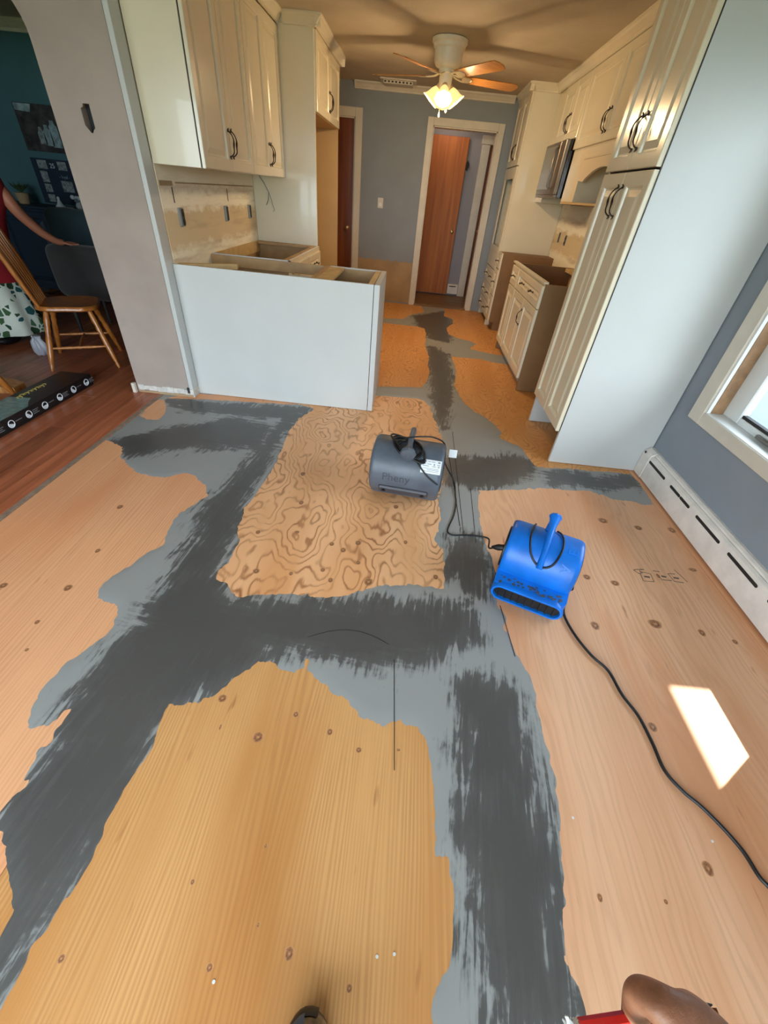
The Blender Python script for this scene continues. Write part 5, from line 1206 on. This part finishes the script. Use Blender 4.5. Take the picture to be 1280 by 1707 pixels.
# ------------------------------------------------------------------ person in the dining room
def skin_mesh(name, verts, edges, mname, parent=None, root=0, sub=2, flat=None):
    me = bpy.data.meshes.new(name); org = ORG[parent.name] if parent else Vector((0, 0, 0))
    me.from_pydata([tuple(Vector(v[:3]) - org) for v in verts], edges, [])
    o = bpy.data.objects.new(name, me); C.objects.link(o)
    if parent: o.parent = parent
    ORG[o.name] = org
    sk = o.modifiers.new('skin', 'SKIN'); sk.use_smooth_shade = True
    lay = me.skin_vertices[0] if me.skin_vertices else None
    if lay is None:
        bm = bmesh.new(); bm.from_mesh(me); bm.verts.layers.skin.verify(); bm.to_mesh(me); bm.free(); lay = me.skin_vertices[0]
    for i, v in enumerate(verts):
        r = v[3]; lay.data[i].radius = r if isinstance(r, tuple) else (r, r); lay.data[i].use_root = (i == root)
    sb_ = o.modifiers.new('sub', 'SUBSURF'); sb_.levels = sub; sb_.render_levels = sub
    # bake to a plain mesh
    dg = bpy.context.evaluated_depsgraph_get(); ev = o.evaluated_get(dg); nm = bpy.data.meshes.new_from_object(ev)
    o.modifiers.clear(); o.data = nm; nm.materials.clear(); nm.materials.append(M[mname])
    nm.polygons.foreach_set('use_smooth', [True] * len(nm.polygons))
    return o
pe = thing('person', 'person in a red top and leaf print skirt reaching to the charcoal chair', 'person', (-3.64, 3.70, .004))
PB = [(-3.66, 3.70, .80, (.14, .11)), (-3.55, 3.70, .95, (.13, .10)), (-3.45, 3.72, 1.12, (.14, .10)), (-3.40, 3.74, 1.20, (.12, .085)), (-3.37, 3.75, 1.30, .05), (-3.36, 3.76, 1.36, .05), (-3.36, 3.77, 1.45, (.085, .095)), (-3.36, 3.77, 1.53, (.07, .08)),
      (-3.31, 3.76, 1.205, .062), (-3.245, 3.77, 1.12, .054), (-3.20, 3.80, .985, .046), (-3.12, 3.86, .86, .037), (-3.055, 3.92, .795, .028), (-3.01, 3.955, .79, .022),
      (-3.62, 3.78, 1.20, .055), (-3.70, 3.80, 1.02, .045), (-3.72, 3.70, .88, .038), (-3.68, 3.58, .80, .028),
      (-3.60, 3.70, .74, .10), (-3.58, 3.68, .45, .065), (-3.57, 3.69, .10, .045), (-3.56, 3.61, .045, .035), (-3.72, 3.70, .74, .10), (-3.74, 3.70, .45, .065), (-3.75, 3.71, .10, .045), (-3.74, 3.62, .045, .035)]
PE = [(0, 1), (1, 2), (2, 3), (3, 4), (4, 5), (5, 6), (6, 7), (3, 8), (8, 9), (9, 10), (10, 11), (11, 12), (12, 13), (3, 14), (14, 15), (15, 16), (16, 17), (0, 18), (18, 19), (19, 20), (20, 21), (0, 22), (22, 23), (23, 24), (24, 25)]
body = skin_mesh('body', PB, PE, 'skin_arm', pe)
for k in range(5):
    sp_ = (k - 2) * .011
    obj('finger' if k else 'thumb', MB().tube([(-3.02, 3.95 + sp_, .79), (-2.985, 3.965 + sp_ * 1.5, .788), (-2.955 + .004 * k, 3.985 + sp_ * 1.5, .776)], [.009, .0085, .006], 8), 'skin_arm', body, smooth=60)
obj('red_top', MB().loft([[(cx + rx * math.cos(q), cy + ry * math.sin(q), z) for q in [2 * math.pi * i / 32 for i in range(32)]] for cx, cy, rx, ry, z in ((-3.60, 3.70, .255, .19, .50), (-3.59, 3.70, .245, .18, .62), (-3.55, 3.70, .23, .16, .78), (-3.49, 3.70, .215, .15, .93), (-3.44, 3.72, .215, .145, 1.06), (-3.40, 3.73, .205, .135, 1.16), (-3.38, 3.74, .16, .115, 1.235), (-3.37, 3.75, .09, .075, 1.285))]), 'shirt_red', pe, smooth=60)
obj('sleeve', MB().tube([(-3.38, 3.745, 1.20), (-3.32, 3.755, 1.205), (-3.275, 3.765, 1.165)], [.085, .075, .062], 16), 'shirt_red', pe, smooth=60)
obj('sleeve', MB().tube([(-3.53, 3.76, 1.19), (-3.62, 3.78, 1.19), (-3.68, 3.795, 1.10)], [.085, .075, .062], 16), 'shirt_red', pe, smooth=60)
sk_ = []
for z, r in ((.09, .31), (.12, .315), (.3, .285), (.5, .255), (.7, .22), (.84, .19)):
    sk_.append([(-3.65 + (r + .016 * math.sin(9 * q) * (1 - z)) * math.cos(q), 3.70 + (r * .85 + .016 * math.sin(9 * q) * (1 - z)) * math.sin(q), z) for q in [2 * math.pi * i / 54 for i in range(54)]])
obj('skirt', MB().loft(sk_, True, False, True), 'leaf_print', pe, smooth=60, label='white skirt with green leaf print')
obj('hair', MB().sphere((-3.37, 3.785, 1.50), (.108, .118, .115), 18, 12), 'hair_dark', pe, smooth=60)
fc = MB(); fc.sphere((-3.355, 3.70, 1.475), (.016, .018, .022), 10, 8); fc.sphere((-3.40, 3.665, 1.50), (.012, .008, .008), 8, 6); fc.sphere((-3.335, 3.69, 1.50), (.012, .008, .008), 8, 6)
obj('face', fc, 'skin_arm', pe, smooth=60)
for x in (-3.56, -3.74): obj('shoe', MB().sphere((x, 3.58, .045), (.045, .12, .042), 14, 10), 'shoe_black', pe, smooth=60)
pb = MB(); loops = []
for z, r in ((.005, .05), (.03, .065), (.07, .062), (.11, .055), (.14, .03), (.16, .035)):
    loops.append([(-3.14 + (r + .012 * math.sin(5 * q + 20 * z)) * math.cos(q), 3.40 + (r * .7 + .010 * math.cos(7 * q + 30 * z)) * math.sin(q), z) for q in [2 * math.pi * i / 26 for i in range(26)]])
pb.loft(loops); obj('plastic_bag', pb, 'plastic_clear_white', None, 60, 'crumpled white plastic bag on the floor behind the oak chair', 'bag')

# ------------------------------------------------------------------ hand with the red pencil, and the boot, of whoever stands here
HB = {'fore': (0.4409, -0.0724, 0.7285, 0.034), 'wrist': (0.3170, -0.0233, 0.8485, 0.027), 'palm': (0.2544, 0.0046, 0.9054, (0.027, 0.021)), 'i0': (0.2318, 0.0228, 0.9255, 0.0135), 'i1': (0.2281, 0.0295, 0.9017, 0.0118), 'i2': (0.2488, 0.0170, 0.8374, 0.0105), 'i3': (0.2642, 0.0069, 0.8179, 0.0088), 'm0': (0.2646, 0.0189, 0.8943, 0.0135), 'm1': (0.2720, 0.0224, 0.8504, 0.0115), 'm2': (0.2889, 0.0101, 0.7992, 0.01), 'm3': (0.3010, 0.0012, 0.7878, 0.0085), 'r0': (0.2971, 0.0125, 0.8617, 0.0125), 'r1': (0.3100, 0.0150, 0.8083, 0.0108), 'r2': (0.3220, 0.0026, 0.7667, 0.0095), 'r3': (0.3296, -0.0050, 0.7635, 0.008), 'l0': (0.3237, 0.0036, 0.8340, 0.0112), 'l1': (0.3442, 0.0045, 0.7752, 0.0095), 'l2': (0.3530, -0.0060, 0.7426, 0.0085), 'l3': (0.3581, -0.0122, 0.7412, 0.0072), 't0': (0.2510, -0.0111, 0.9017, 0.0155), 't1': (0.2291, -0.0068, 0.9011, 0.013), 't2': (0.2251, 0.0004, 0.8876, 0.0112), 't3': (0.2248, 0.0060, 0.8705, 0.009)}
ks = list(HB); vi = {k: i for i, k in enumerate(ks)}
HE = [('fore', 'wrist'), ('wrist', 'palm'), ('palm', 't0'), ('t0', 't1'), ('t1', 't2'), ('t2', 't3')]
for f_ in 'imrl': HE += [('palm', f_ + '0'), (f_ + '0', f_ + '1'), (f_ + '1', f_ + '2'), (f_ + '2', f_ + '3')]
hn = thing('hand', 'bent fingers of a hand holding a red pencil at the bottom edge', 'hand', (.2966, .0031, .75))
skin_mesh('palm_and_fingers', [HB[k] for k in ks], [(vi[a_], vi[b_]) for a_, b_ in HE], 'skin_hand', hn, vi['palm'], 3)
p0, p1 = Vector((0.1945, 0.0110, 0.8563)), Vector((0.2904, 0.0271, 0.8641)); dp = (p1 - p0).normalized()
pc = thing('red_pencil', 'red pencil held in the hand at the bottom edge', 'pencil', tuple(p0 + Vector((0, 0, -.01))))
obj('barrel', MB().tube([p0, p1], .0042, 6), 'pencil_red', pc, smooth=40)
obj('sharpened_cone', MB().tube([p1, p1 + dp * .010], [.0042, .0016], 12), 'pencil_tip', pc, smooth=40)
obj('lead', MB().tube([p1 + dp * .010, p1 + dp * .014], [.0016, .0004], 8), 'print_black', pc)
rgp = random.Random(2); fz = MB()
for k in range(26):
    d = Vector((rgp.uniform(-1, 1), rgp.uniform(-1, 1), rgp.uniform(-1, 1))).normalized(); b0 = p0 - dp * rgp.uniform(0, .010)
    fz.tube([b0, b0 + d * rgp.uniform(.004, .008)], [.0016, .0007], 5)
obj('frayed_end', fz, 'ceramic_white', pc, smooth=60, label='frayed white end')
bt = thing('work_boot', 'tan suede boot toe with a black rubber edge at the bottom edge', 'boot', (-.042, -.13, 0))
def sole(k, z, dx=0): 
    pts = []
    for i in range(40):
        q = 2 * math.pi * i / 40; c_, s_ = math.cos(q), math.sin(q)
        wd = .056 * (1 + .06 * s_) if s_ > 0 else .046
        pts.append((-.042 + dx + wd * k * math.copysign(abs(c_) ** .8, c_), -.138 + .145 * k * math.copysign(abs(s_) ** .85, s_), z))
    return pts
obj('sole', MB().loft([sole(1.0, .0026), sole(1.01, .008), sole(1.01, .030), sole(1.0, .034)]), 'rubber_black', bt, smooth=40)
up = [sole(.99, .034), sole(1.0, .05), sole(.96, .068), sole(.86, .082), sole(.66, .092), sole(.35, .098)]
obj('upper', MB().loft(up), 'suede_tan', bt, smooth=60)
lp = []
for z, k in ((.070, .985), (.083, .90), (.093, .72)):
    ring = sole(k, z); lp.append([p for i, p in enumerate(ring) if 11 <= i <= 22])
obj('toe_cap', MB().loft(lp, False, False, False), 'blower_grey', bt, smooth=60, label='toe cap with a painted grey sheen')  # grey colour stands in for the sheen on the dark toe
obj('shaft', MB().loft([[(-.045 + r * math.cos(q), -.195 + r * 1.15 * math.sin(q), z) for q in [2 * math.pi * i / 28 for i in range(28)]] for r, z in ((.046, .06), (.046, .10), (.045, .16), (.050, .22), (.046, .222), (.040, .15))]), 'suede_tan', bt, smooth=60)
tc_ = MB(); lp = []
for z, k in ((.030, 1.045), (.050, 1.045), (.064, 1.01), (.072, .955)):
    ring = sole(k, z); lp.append([p for i, p in enumerate(ring) if 9 <= i <= 22])
tc_.loft(lp, False, False, False)
obj('toe_bumper', tc_, 'rubber_black', bt, smooth=60, label='black rubber toe bumper')
for k in range(4): obj('lace', MB().tube([(-.075, -.10 - .022 * k, .094), (-.045, -.095 - .022 * k, .101), (-.015, -.10 - .022 * k, .094)], .003, 6), 'print_black', bt, smooth=60)
